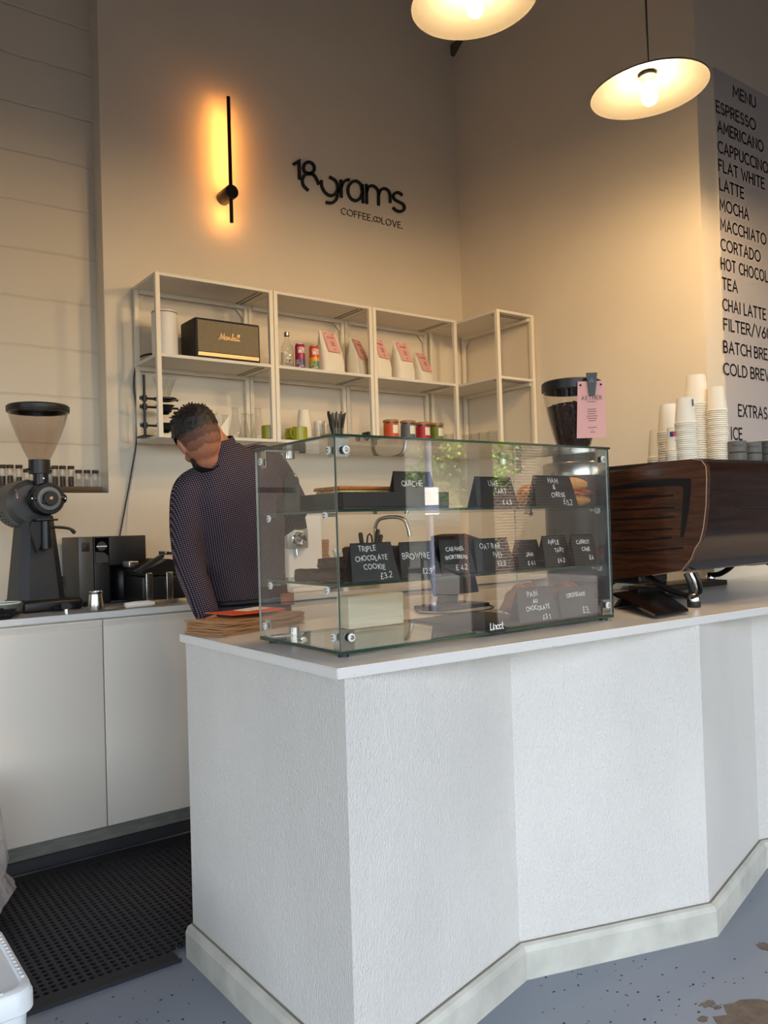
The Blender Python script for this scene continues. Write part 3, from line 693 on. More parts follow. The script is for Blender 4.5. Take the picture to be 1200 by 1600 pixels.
for (x, xs) in ((0.0, 1), (CW, -1)):
    for (z, zs) in ((0.016, 1), (CH-0.006, -1)):
        mb = MB()
        zc2 = z+zs*0.03
        mb.box((x+xs*0.0075, 0.0065, min(z, z+zs*0.046)), (x+xs*0.042, 0.0085, max(z, z+zs*0.046)), 1)
        mb.box((x+xs*0.0065, 0.0085, min(z, z+zs*0.046)), (x+xs*0.0085, 0.042, max(z, z+zs*0.046)), 1)
        disc(mb, (x+xs*0.028, -0.0005, zc2), 'y', 1); disc(mb, (x-xs*0.0005, 0.028, zc2), 'x', -xs)
        mb.build('corner_clamp', [WASH, STEEL], case)
        mb = MB().box((x+xs*0.0065, CD-0.045, min(z, z+zs*0.046)), (x+xs*0.0085, CD-0.02, max(z, z+zs*0.046)), 1)
        mb.box((x+xs*0.0085, CD-0.045, z if zs > 0 else z-0.003), (x+xs*0.11, CD-0.02, z+0.003 if zs > 0 else z), 1)
        mb.cyl((x+xs*0.085, CD-0.033, z), 0.016, min(0, zs*0.02), max(0, zs*0.02), 20, 1)
        disc(mb, (x-xs*0.0005, CD-0.032, zc2), 'x', -xs)
        mb.build('corner_clamp', [WASH, STEEL], case)
    for z in (S1, S2):
        for y in (0.05, CD-0.07):
            mb = MB(); disc(mb, (x-xs*0.0005, y, z-0.008), 'x', -xs)
            mb.cyl((x+xs*0.006, y, z-0.006), 0.0042, min(0, xs*0.022), max(0, xs*0.022), 12, 1, 'x')
            mb.build('shelf_pin', [WASH, STEEL], case)
for (x, y) in ((0.012, 0.012), (CW-0.03, 0.012), (0.012, CD-0.05), (CW-0.03, CD-0.05)):
    MB().cyl((x+0.01, y+0.012, 0), 0.013, 0.0, 0.0078, 20).build('foot', BLACK, case)
# maker's badge stuck on the front pane
pa = AY(764, 990, CY-0.001); pb = AY(790, 978, CY-0.001)
bd = MB().box((pa.x-CX, -0.0012, pa.z-CZ), (pb.x-CX, -0.0002, pb.z-CZ)).build('badge', BLACK, case, smooth=False)
mb = MB(); text(mb, 'Lincat', pa.x-CX+0.006, pa.z-CZ+0.009, 0.0165, lambda u, v, d: (u, -0.0016, v), 0.0026, 0.16, 0.8, fit=pb.x-pa.x-0.013)
mb.build('lettering', CHALK, bd, smooth=False)

ZS = {1: CZ+S1+0.006, 2: CZ+S2+0.006, 0: CZ+0.016}
# black folded price cards
def card(label, px0, px1, Y, tier, h, lines, dz=0.0):
    z = ZS[tier] + dz; a = AY(px0, 900, Y).x; b = AY(px1, 900, Y).x; w = b-a; ins = 0.07*w; tilt = 0.022
    t = thing('price_card', label, 'price card', ((a+b)/2, Y, z), 0, 'black folded price cards in the glass case')
    hw = w/2
    def plate(y0, y1, nm):
        d = 0.0012
        return MB().prism([(-hw, y0, 0), (hw, y0, 0), (hw-ins, y1, h), (-hw+ins, y1, h)], (0, d if y0 < y1 else -d, 0)).build(nm, SLATE, t, smooth=False)
    fr = plate(0, tilt, 'front_flap'); plate(2*tilt, tilt, 'back_flap')
    rnd = random.Random(label); mb = MB()
    to3 = lambda u, v, d: (u, tilt*v/h - 0.0005, v)
    for (tx, cx, cy, ch) in lines:
        ch *= 0.84; wd = text_width(tx, ch, 0.3); text(mb, tx, -hw + cx*w - wd/2, cy*h, ch, to3, 0.0016, 0.3, 1.0, 0.0, 0.34, rnd)
    mb.build('writing', CHALK, t, smooth=False)
    return t
card('black price card reading QUICHE with a pale tray behind, on the top shelf', 622, 690, 1.655, 1, 0.098, [('QUICHE', .45, .62, .016)])
card('black price card reading LIME TART on the top shelf of the glass case', 750, 815, 1.655, 1, 0.088, [('LIME', .48, .70, .016), ('TART', .62, .46, .015), ('# 4.5', .72, .10, .013)])
card('black price card reading HAM & CHEESE on the top shelf', 842, 908, 1.625, 1, 0.092, [('HAM', .5, .76, .017), ('&', .5, .54, .015), ('CHEESE', .56, .32, .014), ('#5.2', .76, .06, .017)])
card('black price card reading TRIPLE CHOCOLATE COOKIE on the middle shelf', 551, 625, 1.625, 2, 0.093, [('TRIPLE', .40, .78, .014), ('CHOCOLATE', .46, .54, .013), ('COOKIE', .5, .30, .014), ('#3.2', .72, .05, .016)])
card('black price card reading BROWNIE on the middle shelf', 628, 690, 1.65, 2, 0.09, [('BROWNIE', .44, .52, .017), ('#2.9', .66, .08, .015)])
card('black price card reading CARAMEL SHORTBREAD, with writing faded, on the middle shelf', 691, 744, 1.66, 2, 0.093, [('CARAMEL', .5, .66, .012), ('SHORTBREAD', .5, .42, .0105), ('# 4.2', .6, .1, .016)])
card('black price card reading OAT BAR on the middle shelf', 746, 806, 1.66, 2, 0.09, [('OAT BAR', .44, .68, .015), ('(VE)', .6, .42, .014), ('#3.2', .66, .12, .014)])
card('black price card reading JAM on the middle shelf beside the apple tart card', 812, 852, 1.665, 2, 0.08, [('JAM', .5, .40, .013), ('# 4.1', .5, .1, .012)])
card('black price card reading APPLE TART on the middle shelf', 854, 896, 1.63, 2, 0.09, [('APPLE', .45, .72, .014), ('TART', .6, .46, .013), ('#4.2', .6, .14, .013)])
card('black price card reading CARROT CAKE, rightmost on the middle shelf', 900, 938, 1.60, 2, 0.09, [('CARROT', .5, .70, .012), ('CAKE', .56, .46, .012), ('#4', .7, .16, .014)])
card('black price card reading PAIN AU CHOCOLATE on the floor of the glass case', 810, 874, 1.615, 0, 0.098, [('PAIN', .42, .74, .016), ('AU', .46, .55, .012), ('CHOCOLATE', .5, .36, .013), ('#3.1', .66, .06, .016)])
card('black price card reading CROISSANT on the floor of the glass case', 876, 936, 1.605, 0, 0.09, [('CROISSANT', .48, .68, .0125), ('#3.', .66, .12, .02)])

# ------------------------------------------------------------------ food
CHOC = mat('dark chocolate bake', (72, 40, 25), 0.7, var=0.35, vscale=120, bump=0.8, bscale=180)
GOLD = mat('golden baked pastry', (196, 122, 54), 0.5, var=0.3, vscale=40, bump=0.4, bscale=120)
BREADM = mat('browned bread crust', (150, 86, 40), 0.5, var=0.35, vscale=22, bump=0.3, bscale=60)
QUI = mat('quiche filling', (226, 190, 110), 0.5, var=0.35, vscale=60, bump=0.4, bscale=90)
CRUST = mat('orange pastry crust', (208, 120, 50), 0.55, var=0.25, vscale=60)
HAMM = mat('pink ham', (206, 128, 100), 0.45, var=0.15, vscale=40)
BUN = mat('seeded bun', (206, 150, 92), 0.55, var=0.2, vscale=80)
def jag(mb, amp, seed):
    r = random.Random(seed); mb.v = [(x+(r.random()-.5)*amp, y+(r.random()-.5)*amp, z+(r.random()-.5)*amp*0.5) for x, y, z in mb.v]; return mb
t = thing('serving_tray', 'black deep tray holding a slab of quiche on the top shelf', 'tray', (1.075, 1.62, ZS[1]))
MB().rbox((0, 0, 0), (0.33, 0.325, 0.006), 0.002).build('base', BLACK, t)
b = MB().box((0, 0, 0.006), (0.33, 0.005, 0.042)).box((0, 0.32, 0.006), (0.33, 0.325, 0.042)).box((0, 0.005, 0.006), (0.005, 0.32, 0.042)).box((0.325, 0.005, 0.006), (0.33, 0.32, 0.042))
b.build('rim', BLACK, t, smooth=False)
t = thing('quiche', 'rectangular golden quiche slab sitting in the black tray', 'quiche', (1.16, 1.76, ZS[1]+0.006))
jag(MB().rbox((0, 0, 0), (0.2, 0.12, 0.048), 0.004), 0.002, 1).build('filling', QUI, t)
jag(MB().rbox((-0.004, -0.004, 0.049), (0.204, 0.124, 0.058), 0.003), 0.003, 2).build('crust', CRUST, t)
t = thing('bookend', 'dark arched upright divider standing at the left end of the top shelf', 'divider', (1.072, 1.86, ZS[1]))
# stands in front of the tray's left end
t.location = (1.050, 1.79, ZS[1])
DIV = mat('dark grey acrylic', (66, 62, 58), 0.3)
pl = [(0, 0.0, 0), (0, 0.062, 0), (0, 0.062, 0.07)] + [(0, 0.031+0.031*cos(a), 0.07+0.031*sin(a)) for a in [pi*k/12 for k in range(1, 12)]] + [(0, 0, 0.07)]
MB().prism(pl, (0.008, 0, 0)).build('plate', DIV, t, angle=50)
MB().rbox((-0.006, 0.0, 0), (0.0, 0.062, 0.002), 0.0005).build('base', DIV, t)
def bake(name, label, cat, c, dims, m, seed, group=None, rz=0.0, r=0.006):
    bm = bmesh.new(); bmesh.ops.create_cube(bm, size=1); bmesh.ops.subdivide_edges(bm, edges=bm.edges[:], cuts=9, use_grid_fill=True)
    for v in bm.verts:
        p = Vector((v.co.x*dims[0], v.co.y*dims[1], (v.co.z+0.5)*dims[2])); q = p*55+Vector((seed*3.7, 0, 0)); d0 = noise.noise_vector(q)*0.0045 + noise.noise_vector(q*2.6)*0.0022
        rnd_ = 1-0.05*(abs(v.co.x) > .49)*(abs(v.co.y) > .49) - 0.03*(abs(v.co.z) > .49)
        v.co = Vector((p.x*rnd_+d0.x, p.y*rnd_+d0.y, max(0.0, p.z+d0.z*(0.9 if v.co.z > -0.45 else 0))))
    mb = MB().bm(bm)
    o = mb.build(name, m, angle=60); o.location = c; o.rotation_euler = (0, 0, rz)
    return tag(o, label, cat, group)
z2 = ZS[2]
bake('brownie_slab', 'dark brownie slab at the left end, lowest of the stack on the middle shelf', 'brownie', (1.17, 1.80, z2), (0.2, 0.12, 0.026), CHOC, 3, 'dark bakes stacked on the middle shelf')
bake('brownie_slab', 'dark brownie slab in the middle of the stack on the middle shelf', 'brownie', (1.225, 1.80, z2+0.026), (0.17, 0.11, 0.026), CHOC, 4, 'dark bakes stacked on the middle shelf')
bake('brownie_slab', 'dark brownie slab on top of the stack on the middle shelf', 'brownie', (1.275, 1.79, z2+0.052), (0.13, 0.1, 0.026), CHOC, 5, 'dark bakes stacked on the middle shelf')
bake('brownie_slab', 'dark brownie slab behind the triple chocolate cookie card', 'brownie', (1.40, 1.80, z2), (0.12, 0.12, 0.07), CHOC, 6, 'dark bakes stacked on the middle shelf')
mb = MB().prism([(1.49, 1.70, z2), (1.66, 1.70, z2), (1.66, 1.70, z2+0.05), (1.60, 1.70, z2+0.085), (1.53, 1.70, z2+0.105), (1.49, 1.70, z2+0.1)], (0, 0.1, 0))
tag(mb.build('loaf_cake', CHOC), 'dark chocolate loaf cake behind the brownie card', 'cake')
for i, (px, m, lb) in enumerate(((716, GOLD, 'golden shortbread pieces behind the caramel shortbread card'), (775, BREADM, 'brown oat bars behind the oat bar card'), (876, GOLD, 'apple tart slice behind its card on the middle shelf'), (920, CHOC, 'carrot cake piece behind the rightmost card on the middle shelf'))):
    bake(('shortbread', 'oat_bar', 'apple_tart', 'carrot_cake')[i], lb, ('shortbread', 'oat bar', 'tart', 'cake')[i], (AY(px, 880, (1.78, 1.78, 1.725, 1.675)[i]).x, (1.79, 1.79, 1.735, 1.685)[i], z2), (0.085, 0.075, 0.045), m, 20+i)
def crescent(label, c, L, R, rz, m, seed, name='croissant', cat='croissant', bend=0.5):
    mb = MB(); n = 22; pts = []; rs = []
    for i in range(n+1):
        t = i/n*2-1; pts.append((t*L/2, bend*L*0.35*t*t, R*0.9*(1-0.35*t*t)))
        rs.append(max(0.004, R*(1-abs(t)**2.2)*(1+0.10*(1 if (i % 4) < 2 else -0.6))))
    mb.tube(pts, rs, 16); o = mb.build(name, m, angle=60)
    for v in o.data.vertices: v.co.z = max(0.0, v.co.z)
    o.location = c; o.rotation_euler = (0, 0, rz); return tag(o, label, cat)
crescent('golden flaky pastry between the lime tart and ham and cheese cards', (AY(828, 770, 1.74).x, 1.74, ZS[1]), 0.13, 0.036, radians(20), GOLD, 1, 'pastry', 'pastry')
t = thing('filled_bun', 'ham filled bun sticking out behind the ham and cheese card', 'bun', (AY(893, 770, 1.70).x, 1.705, ZS[1]))
MB().blob((0, 0, 0.02), (0.075, 0.05, 0.02), amp=0.1).build('bun_base', BUN, t)
MB().blob((0, 0, 0.045), (0.078, 0.05, 0.009), amp=0.6, freq=20).build('ham', HAMM, t)
MB().blob((-0.005, 0, 0.068), (0.07, 0.046, 0.024), amp=0.1, seed=3).build('bun_top', BUN, t)
crescent('large browned croissant behind the pain au chocolat card', (AY(826, 950, 1.72).x, 1.73, ZS[0]), 0.17, 0.052, radians(-8), BREADM, 2, bend=0.2)
crescent('browned croissant behind the croissant card', (AY(884, 940, 1.74).x, 1.74, ZS[0]), 0.17, 0.048, radians(10), BREADM, 3, bend=0.3)
mb = MB().rbox((1.27, 1.90, ZS[0]), (1.462, 1.962, ZS[0]+0.092), 0.004)
tag(mb.build('wooden_box', PALEWOOD), 'pale plywood box on the floor of the glass case at the left', 'box')
tag(MB().rbox((1.50, 1.60, ZS[0]), (1.80, 1.93, ZS[0]+0.005), 0.002).build('slate_board', MATTE), 'black slate board lying on the floor of the glass case', 'board')
tag(MB().blob((AX(783, 690, 1.665).x, AX(783, 690, 1.665).y, CZ+CH+0.0085), (0.009, 0.009, 0.0115), sub=3).build('yellow_ball', mat('yellow rubber', (214, 204, 20), 0.4)), 'tiny yellow ball on top of the glass case', 'ball')

# ------------------------------------------------------------------ kraft bags and envelope on the worktop
ba = radians(18.8)
def bag(i):
    mb = MB(); L, Wd, th = 0.345, 0.155, 0.0052; nx, ny = 14, 6; vs = []
    r = random.Random(i); ox, oy = (r.random()-.5)*0.014, (r.random()-.5)*0.012
    def sag(u, v): return 0.010*(i/8.0)*(1-0.9*min(1, abs(u-0.62)/0.62)**1.5*1.0) * -1
    for s in (0, 1):
        for b_ in range(ny+1):
            for a in range(nx+1):
                u, v = a/nx, b_/ny; wob = 0.0012*sin(u*13+i*2)+0.001*sin(v*9+i)
                vs.append((u*L+ox, v*Wd+oy, i*th + s*(th-0.0006) + sag(u, v)*(1 if i else 0) + (wob if i else 0)))
    N = (nx+1)*(ny+1); fs = []
    for b_ in range(ny):
        for a in range(nx):
            k = b_*(nx+1)+a; fs.append((k, k+1, k+nx+2, k+nx+1)); fs.append((N+k, N+k+1, N+k+nx+2, N+k+nx+1))
    bd_ = [a for a in range(nx+1)] + [b_*(nx+1)+nx for b_ in range(1, ny+1)] + [ny*(nx+1)+a for a in range(nx-1, -1, -1)] + [b_*(nx+1) for b_ in range(ny-1, 0, -1)]
    for k in range(len(bd_)): a, b2 = bd_[k], bd_[(k+1) % len(bd_)]; fs.append((a, b2, N+b2, N+a))
    o = mb.add(vs, fs).build('paper_bag', KRAFT); o.location = (1.008, 2.140, 0.9503); o.rotation_euler = (0, 0, ba); return o
for i in range(9):
    lb = 'flat brown kraft paper bag in the pile at the corner of the worktop'
    if i == 0: lb = 'flat brown kraft paper bag at the bottom of the pile on the worktop'
    if i == 8: lb = 'flat brown kraft paper bag on top of the pile, under the orange envelope'
    tag(bag(i), lb, 'paper bag', 'brown kraft bags piled on the worktop')
t = thing('envelope', 'orange padded envelope with a white label on the pile of kraft bags', 'envelope', (1.075, 2.225, 0.9503+9*0.0052-0.001), radians(14))
mb = MB(); vs = []; n = 10
for s in (0, 1):
    for k in range(n+1):
        for v in (0, 0.13): vs.append((0.215*k/n, v, s*0.0025 + 0.004*(abs(k/n-0.55)**1.6)*2 + 0.0015))
N = 2*(n+1); fs = []
for k in range(n):
    a = 2*k; fs += [(a, a+1, a+3, a+2), (N+a, N+a+1, N+a+3, N+a+2), (a, a+2, N+a+2, N+a), (a+1, a+3, N+a+3, N+a+1)]
fs += [(0, 1, N+1, N), (2*n, 2*n+1, N+2*n+1, N+2*n)]
mb.add(vs, fs).build('sleeve', ORANGE, t)
MB().prism([(0.10, 0.05, 0.0046), (0.195, 0.05, 0.0062), (0.195, 0.115, 0.0062), (0.10, 0.115, 0.0046)], (0, 0, 0.0012)).build('address_label', PAPER, t, smooth=False)

# ------------------------------------------------------------------ till behind the case
t = thing('till_screen', 'black till screen on a flat base standing behind the glass case', 'till', (1.945, 2.26, 0.95), radians(4))
MB().rbox((-0.12, -0.09, 0), (0.12, 0.06, 0.014), 0.005).build('base', BLACK, t)
MB().prism([(-0.035, -0.01, 0.014), (-0.035, 0.03, 0.014), (-0.035, 0.0, 0.10), (-0.035, -0.02, 0.10)], (0.07, 0, 0)).build('stand', BLACK, t, smooth=False)
scn = MB().prism([(-0.11, -0.045, 0.05), (-0.11, -0.035, 0.05), (-0.11, -0.002, 0.185), (-0.11, -0.012, 0.185)], (0.22, 0, 0)).build('screen', MATTE, t, smooth=False)
tag(MB().tube(smooth2([(2.07, 2.20, 0.954), (2.03, 2.12, 0.954), (1.92, 2.06, 0.954), (1.80, 2.08, 0.954), (1.74, 2.16, 0.954), (1.78, 2.24, 0.954)], 8), 0.003, 8).build('power_cable', BLACK), 'thin black cable curled on the worktop in front of the till', 'cable')

# ------------------------------------------------------------------ things on the wall shelves
ZM, ZL = ZB0+0.384, ZB0+0.014       # standing heights of the middle and bottom shelf
YI = 3.685
def X(px, Y=YI): return AY(px, 640, Y).x
t = thing('canister', 'plain white round canister standing beside the speaker on the middle shelf', 'canister', (X(263, 3.70), 3.72, ZM))
MB().lathe([(0, 0), (0.058, 0), (0.06, 0.003), (0.06, 0.222), (0.057, 0.228), (0, 0.228)], n=40).build('body', WHITE, t)
MB().lathe([(0.0602, 0.216), (0.0606, 0.217), (0.0606, 0.219), (0.0602, 0.22)], n=40).build('lid_seam', GREYM, t)
# speaker
GRILLE = mat('woven speaker cloth', (128, 116, 92), 0.8, var=0.5, vscale=420, stretch=(1, 1, 1.6))
ys = 3.60; xa, xb = AY(306, 530, ys).x, AY(408, 540, ys).x
t = thing('speaker', 'black boxed speaker with woven grey-gold front and script lettering on the middle shelf', 'speaker', (xa, ys, ZM))
sw = xb-xa; shh = 0.195
MB().rbox((0, 0.008, 0), (sw, 0.18, shh), 0.010).build('cabinet', mat('black vinyl', (22, 19, 18), 0.55, bump=0.4, bscale=300), t)
MB().box((0.012, 0.003, 0.034), (sw-0.012, 0.0085, shh-0.013)).build('grille', GRILLE, t, smooth=False)
MB().box((0.012, 0.003, 0.014), (sw-0.012, 0.0085, 0.031)).build('gold_band', BRASS, t, smooth=False)
SCR = [[(0,0),(.22,.2),(.5,1.15),(.52,.1)],[(.5,1.1),(.8,.25),(1.05,1.15),(1.02,.05),(1.15,.1)],
       smooth2([(1.55,.55),(1.3,.6),(1.2,.3),(1.3,.03),(1.5,.25),(1.55,.55),(1.55,.1),(1.7,.15)]), smooth2([(1.7,.15),(1.85,.6),(1.95,.5),(2.0,.1),(2.15,.2)]),
       smooth2([(2.15,.2),(2.4,.62),(2.3,.35),(2.45,.1),(2.25,.05)]), smooth2([(2.45,.1),(2.65,.6),(2.75,1.2),(2.65,1.1),(2.62,0)]), smooth2([(2.62,.2),(2.8,.55),(2.9,.4),(2.92,.05),(3.05,.15)]),
       smooth2([(3.35,.55),(3.15,.6),(3.05,.3),(3.15,.03),(3.3,.25),(3.35,.55),(3.37,.1),(3.5,.2)]), smooth2([(3.5,.2),(3.7,.9),(3.72,1.2),(3.6,1.0),(3.6,.15),(3.75,.15)]), smooth2([(3.75,.15),(3.95,.9),(3.98,1.2),(3.86,1.0),(3.86,.15),(4.05,.2)])]
mb = MB(); k = 0.0275
for s in SCR: ribbon(mb, [(sw*0.345+a*k, 0.098+b_*k) for a, b_ in s], 0.0024, lambda u, v, d: (u, 0.003-d, v), 0.0018)
mb.build('script_lettering', BRASS, t, smooth=False)
# bottle and cans
t = thing('water_bottle', 'clear glass bottle with a silver cap beside two drink cans', 'bottle', (X(448), YI-0.02, ZM))
MB().lathe([(0, 0.002), (0.030, 0.002), (0.032, 0.006), (0.032, 0.105), (0.028, 0.122), (0.015, 0.145), (0.0125, 0.155), (0.0125, 0.182)], n=32).build('glass', JAR, t)
MB().lathe([(0.0135, 0.172), (0.0145, 0.173), (0.0145, 0.190), (0.013, 0.192), (0, 0.192)], n=24).build('cap', STEEL, t)
def curved(r, a0, a1, z0, z1, name, m, parent, n=10):
    mb = MB(); vs = []
    for k in range(n+1):
        a = radians(a0+(a1-a0)*k/n); vs += [(r*cos(a), r*sin(a), z0), (r*cos(a), r*sin(a), z1)]
    return mb.add(vs, [(2*k, 2*k+2, 2*k+3, 2*k+1) for k in range(n)]).build(name, m, parent)
def curved_text(txt, r, mid, z, h, name, m, parent, wd, track=0.2, xs=1.0):
    w_ = text_width(txt, h, track, xs); mb = MB()
    text(mb, txt, -w_/2, z, h, lambda u, v, d: (r*cos(radians(mid)+u/r), r*sin(radians(mid)+u/r), v), wd, track, xs)
    return mb.build(name, m, parent)
curved(0.0323, -135, -80, 0.025, 0.045, 'name_band', INK, t); curved_text('BELU', 0.0326, -107, 0.029, 0.012, 'lettering', CHALK, t, 0.0022)
curved(0.0323, -190, -150, 0.02, 0.085, 'side_label', PAPER, t)
def can(label, px, c1, c2, c3):
    t = thing('drink_can', label, 'can', (X(px), YI-0.02, ZM), 0, 'drink cans on the middle shelf')
    MB().lathe([(0, 0.003), (0.021, 0.003), (0.0265, 0.009), (0.0265, 0.055)], n=32).build('lower_wrap', spots('can art '+c3[0], c3[1], c3[2], 70, 0.52, 0.3), t)
    MB().lathe([(0.0265, 0.055), (0.0265, 0.075)], n=32).build('middle_wrap', mat('can band '+c3[0], c2, 0.3), t)
    MB().lathe([(0.0265, 0.075), (0.0265, 0.128), (0.0235, 0.135)], n=32).build('upper_wrap', mat('can top '+c3[0], c1, 0.3), t)
    MB().lathe([(0.0235, 0.135), (0.024, 0.138), (0.022, 0.139), (0.0215, 0.135), (0, 0.135)], n=32).build('lid', STEEL, t)
    curved_text('COSMI', 0.0268, -95, 0.106, 0.0125, 'lettering', CHALK, t, 0.0028, 0.15, 0.9); curved_text('BRUTS', 0.0268, -95, 0.090, 0.0125, 'lettering', CHALK, t, 0.0028, 0.15, 0.9)
can('slim crimson and blue patterned drink can beside the glass bottle', 468, (176, 32, 78), (150, 40, 90), ('a', (60, 74, 122), (200, 150, 160)))
can('slim orange and yellow patterned drink can beside the first coffee bag', 490, (208, 74, 36), (232, 166, 40), ('b', (70, 132, 120), (214, 180, 80)))
# coffee bags
def coffee_bag(label, px, Y, wd, h, rz, seed, full=True):
    t = thing('coffee_bag', label, 'coffee bag', (X(px, Y), Y, ZM), rz, 'white coffee bags with pink cards on the middle shelf')
    r = random.Random(seed); n = 10; mb = MB(); vs = []
    lv = [(0, 1.0, .038), (0.03, 1.0, .042), (0.3, .98, .044), (0.55, .94, .034), (0.78, .86, .018), (0.93, .80, .007), (1.0, .79, .004)]
    for (z, wx, dp) in lv:
        for k in range(20):
            a = 2*pi*k/20; cx = abs(cos(a))**0.35*(1 if cos(a) > 0 else -1); cy = abs(sin(a))**0.5*(1 if sin(a) > 0 else -1)
            j = (r.random()-.5)*0.006
            vs.append((cx*wx*wd/2+j, cy*dp*(0.75 if abs(cx) > .93 else 1)+j*0.6+0.024*z*z, z*h))
    fs = [(i*20+k, i*20+(k+1) % 20, (i+1)*20+(k+1) % 20, (i+1)*20+k) for i in range(len(lv)-1) for k in range(20)]
    fs += [tuple(range(20))[::-1], tuple((len(lv)-1)*20+k for k in range(20))]
    mb.add(vs, fs).build('pouch', PAPER, t, angle=50)
    cw, ch = 0.088, 0.115
    def front(v): # y of the front face at relative height
        for a, b_ in zip(lv, lv[1:]):
            if a[0] <= v <= b_[0]: f = (v-a[0])/(b_[0]-a[0]); return -(a[2]+(b_[2]-a[2])*f)+0.024*v*v-0.0045
        return -0.01
    vs = []; z0 = h*0.985-ch
    for k in range(7):
        z = z0+ch*k/6; y = min(front(z/h), front(min(1, z/h+0.03)))
        if k == 0: y -= 0.004
        vs += [(-cw/2, y, z), (cw/2, y, z)]
    cd = MB().add(vs, [(2*k, 2*k+1, 2*k+3, 2*k+2) for k in range(6)]).build('card', PINK, t)
    mb = MB(); to3 = lambda u, v, d: (u, min(front((z0+v)/h), front(min(1, (z0+v)/h+0.03)))-0.0012, z0+v)
    text(mb, 'AETHER', -0.026, ch*0.70, 0.0085, to3, 0.0013, 0.35, fit=0.054)
    for q, (vv, ww) in enumerate(((.52, .022), (.47, .026), (.42, .02), (.37, .028), (.32, .024), (.16, .02), (.11, .01))): ribbon(mb, [(-ww/2+0.004, ch*vv), (ww/2+0.004, ch*vv)], 0.0017, to3)
    mb.build('card_print', INK, cd, smooth=False)
    mb = MB()
    for x in (-0.026, 0.026): mb.add([(x+0.0035*cos(a), front(.96)-0.002, h*0.95+0.0035*sin(a)) for a in [2*pi*k/10 for k in range(10)]], [tuple(range(10))])
    mb.build('eyelet', INK, cd, smooth=False)
    return t
coffee_bag('white coffee bag with a pink card, leftmost, beside the orange drink can', 519, 3.70, 0.155, 0.238, radians(10), 1)
coffee_bag('white coffee bag standing at the back, second from the orange can, card mostly covered', 563, 3.765, 0.15, 0.236, radians(25), 2)
coffee_bag('crumpled white coffee bag half behind the shelf post', 596, 3.685, 0.14, 0.235, radians(16), 3)
coffee_bag('white coffee bag with its whole pink card showing right of the shelf post', 632, 3.70, 0.135, 0.238, radians(8), 4)
coffee_bag('shorter white coffee bag at the right end of the row', 662, 3.76, 0.115, 0.205, radians(12), 5)
# pour-over stand
t = thing('pour_over_stand', 'black upright pour-over stand with three dripper arms on the bottom shelf', 'coffee stand', (X(229, 3.72), 3.745, ZL))
MB().cyl((0, 0, 0), 0.0065, 0.0, 0.295, 14).build('pole', SATIN, t)
MB().rbox((-0.03, -0.05, 0), (0.20, 0.05, 0.008), 0.003).build('base', SATIN, t)
for z, fl in ((0.185, 1), (0.145, 0), (0.058, 0)):
    a = MB().rod((-0.02, 0, z), (0.165, 0, z), 0.0055, 10).cyl((0, 0, z), 0.012, -0.013, 0.013, 14).rod((-0.02, -0.001, z-0.009), (-0.02, -0.001, z+0.009), 0.004)
    a.build('arm', SATIN, t)
    MB().lathe([(0.045, 0.012), (0.036, 0.004), (0.030, -0.018), (0.02, -0.026), (0.016, -0.03), (0.016, -0.02), (0.026, -0.01), (0.036, 0.008)] if not fl else [(0.055, 0.006), (0.055, -0.002), (0.040, -0.008), (0.03, -0.008), (0.03, 0.006), (0.055, 0.006)], (0.10, 0, z), 28).build('ring', SATIN, t)
t = thing('glass_dripper', 'clear ribbed cone dripper sitting on the top arm of the stand', 'dripper', (X(229, 3.72)+0.10, 3.745, ZL+0.192))
MB().lathe([(0.012, 0.0), (0.024, 0.012), (0.054, 0.095), (0.056, 0.097)], n=32).build('cone', JAR, t)
MB().tube([(0.055*cos(a), 0.055*sin(a), 0.096) for a in [2*pi*k/32 for k in range(33)]], 0.0012, 6).build('rim', JAR, t)
for k in range(12):
    a = 2*pi*k/12; MB().tube([(0.022*cos(a), 0.022*sin(a), 0.012), (0.038*cos(a+.25), 0.038*sin(a+.25), 0.054), (0.053*cos(a+.5), 0.053*sin(a+.5), 0.094)], 0.0011, 6).build('rib', JAR, t)
# glassware on the bottom shelf
def flask(label, px, h, Y):
    t = thing('glass_flask', label, 'flask', (X(px, Y), Y, ZL), 0, 'clear glass flasks on the bottom shelf')
    k = h/0.16
    MB().lathe([(0, 0.002), (0.034*k, 0.002), (0.037*k, 0.008*k), (0.034*k, 0.03*k), (0.017*k, 0.105*k), (0.015*k, 0.12*k), (0.015*k, 0.152*k), (0.018*k, 0.158*k), (0.0165*k, 0.16*k)], n=28).build('body', JAR, t)
    MB().tube([(0.0175*k*cos(a), 0.0175*k*sin(a), 0.159*k) for a in [2*pi*q/24 for q in range(25)]], 0.0012, 6).build('rim', JAR, t)
flask('small clear flask behind the folded paper filter', 351, 0.13, 3.76); flask('clear conical flask right of the folded paper filter', 367, 0.155, 3.66)
flask('clear straight flask between two taller flasks', 381, 0.135, 3.70); flask('clear flask second from the green mug', 391, 0.145, 3.77); flask('tall clear flask next to the green mug', 403, 0.165, 3.68)
t = thing('carafe', 'clear glass carafe just right of the man\'s head', 'carafe', (X(327, 3.70), 3.71, ZL))
MB().lathe([(0, 0.002), (0.045, 0.002), (0.05, 0.01), (0.046, 0.05), (0.026, 0.085), (0.03, 0.11), (0.047, 0.132)], n=32).build('body', JAR, t)
mb = MB().prism([(X(334, 3.63), 3.64, ZL), (X(356, 3.63), 3.64, ZL), (X(360, 3.63), 3.645, ZL+0.115)], (0.0, 0.004, 0)).prism([(X(356, 3.63), 3.636, ZL), (X(358, 3.63), 3.66, ZL), (X(361, 3.63), 3.645, ZL+0.118)], (0.003, 0.0, 0))
tag(mb.build('paper_filter', PAPER, smooth=False), 'folded white paper filter standing beside the man\'s head', 'paper filter')
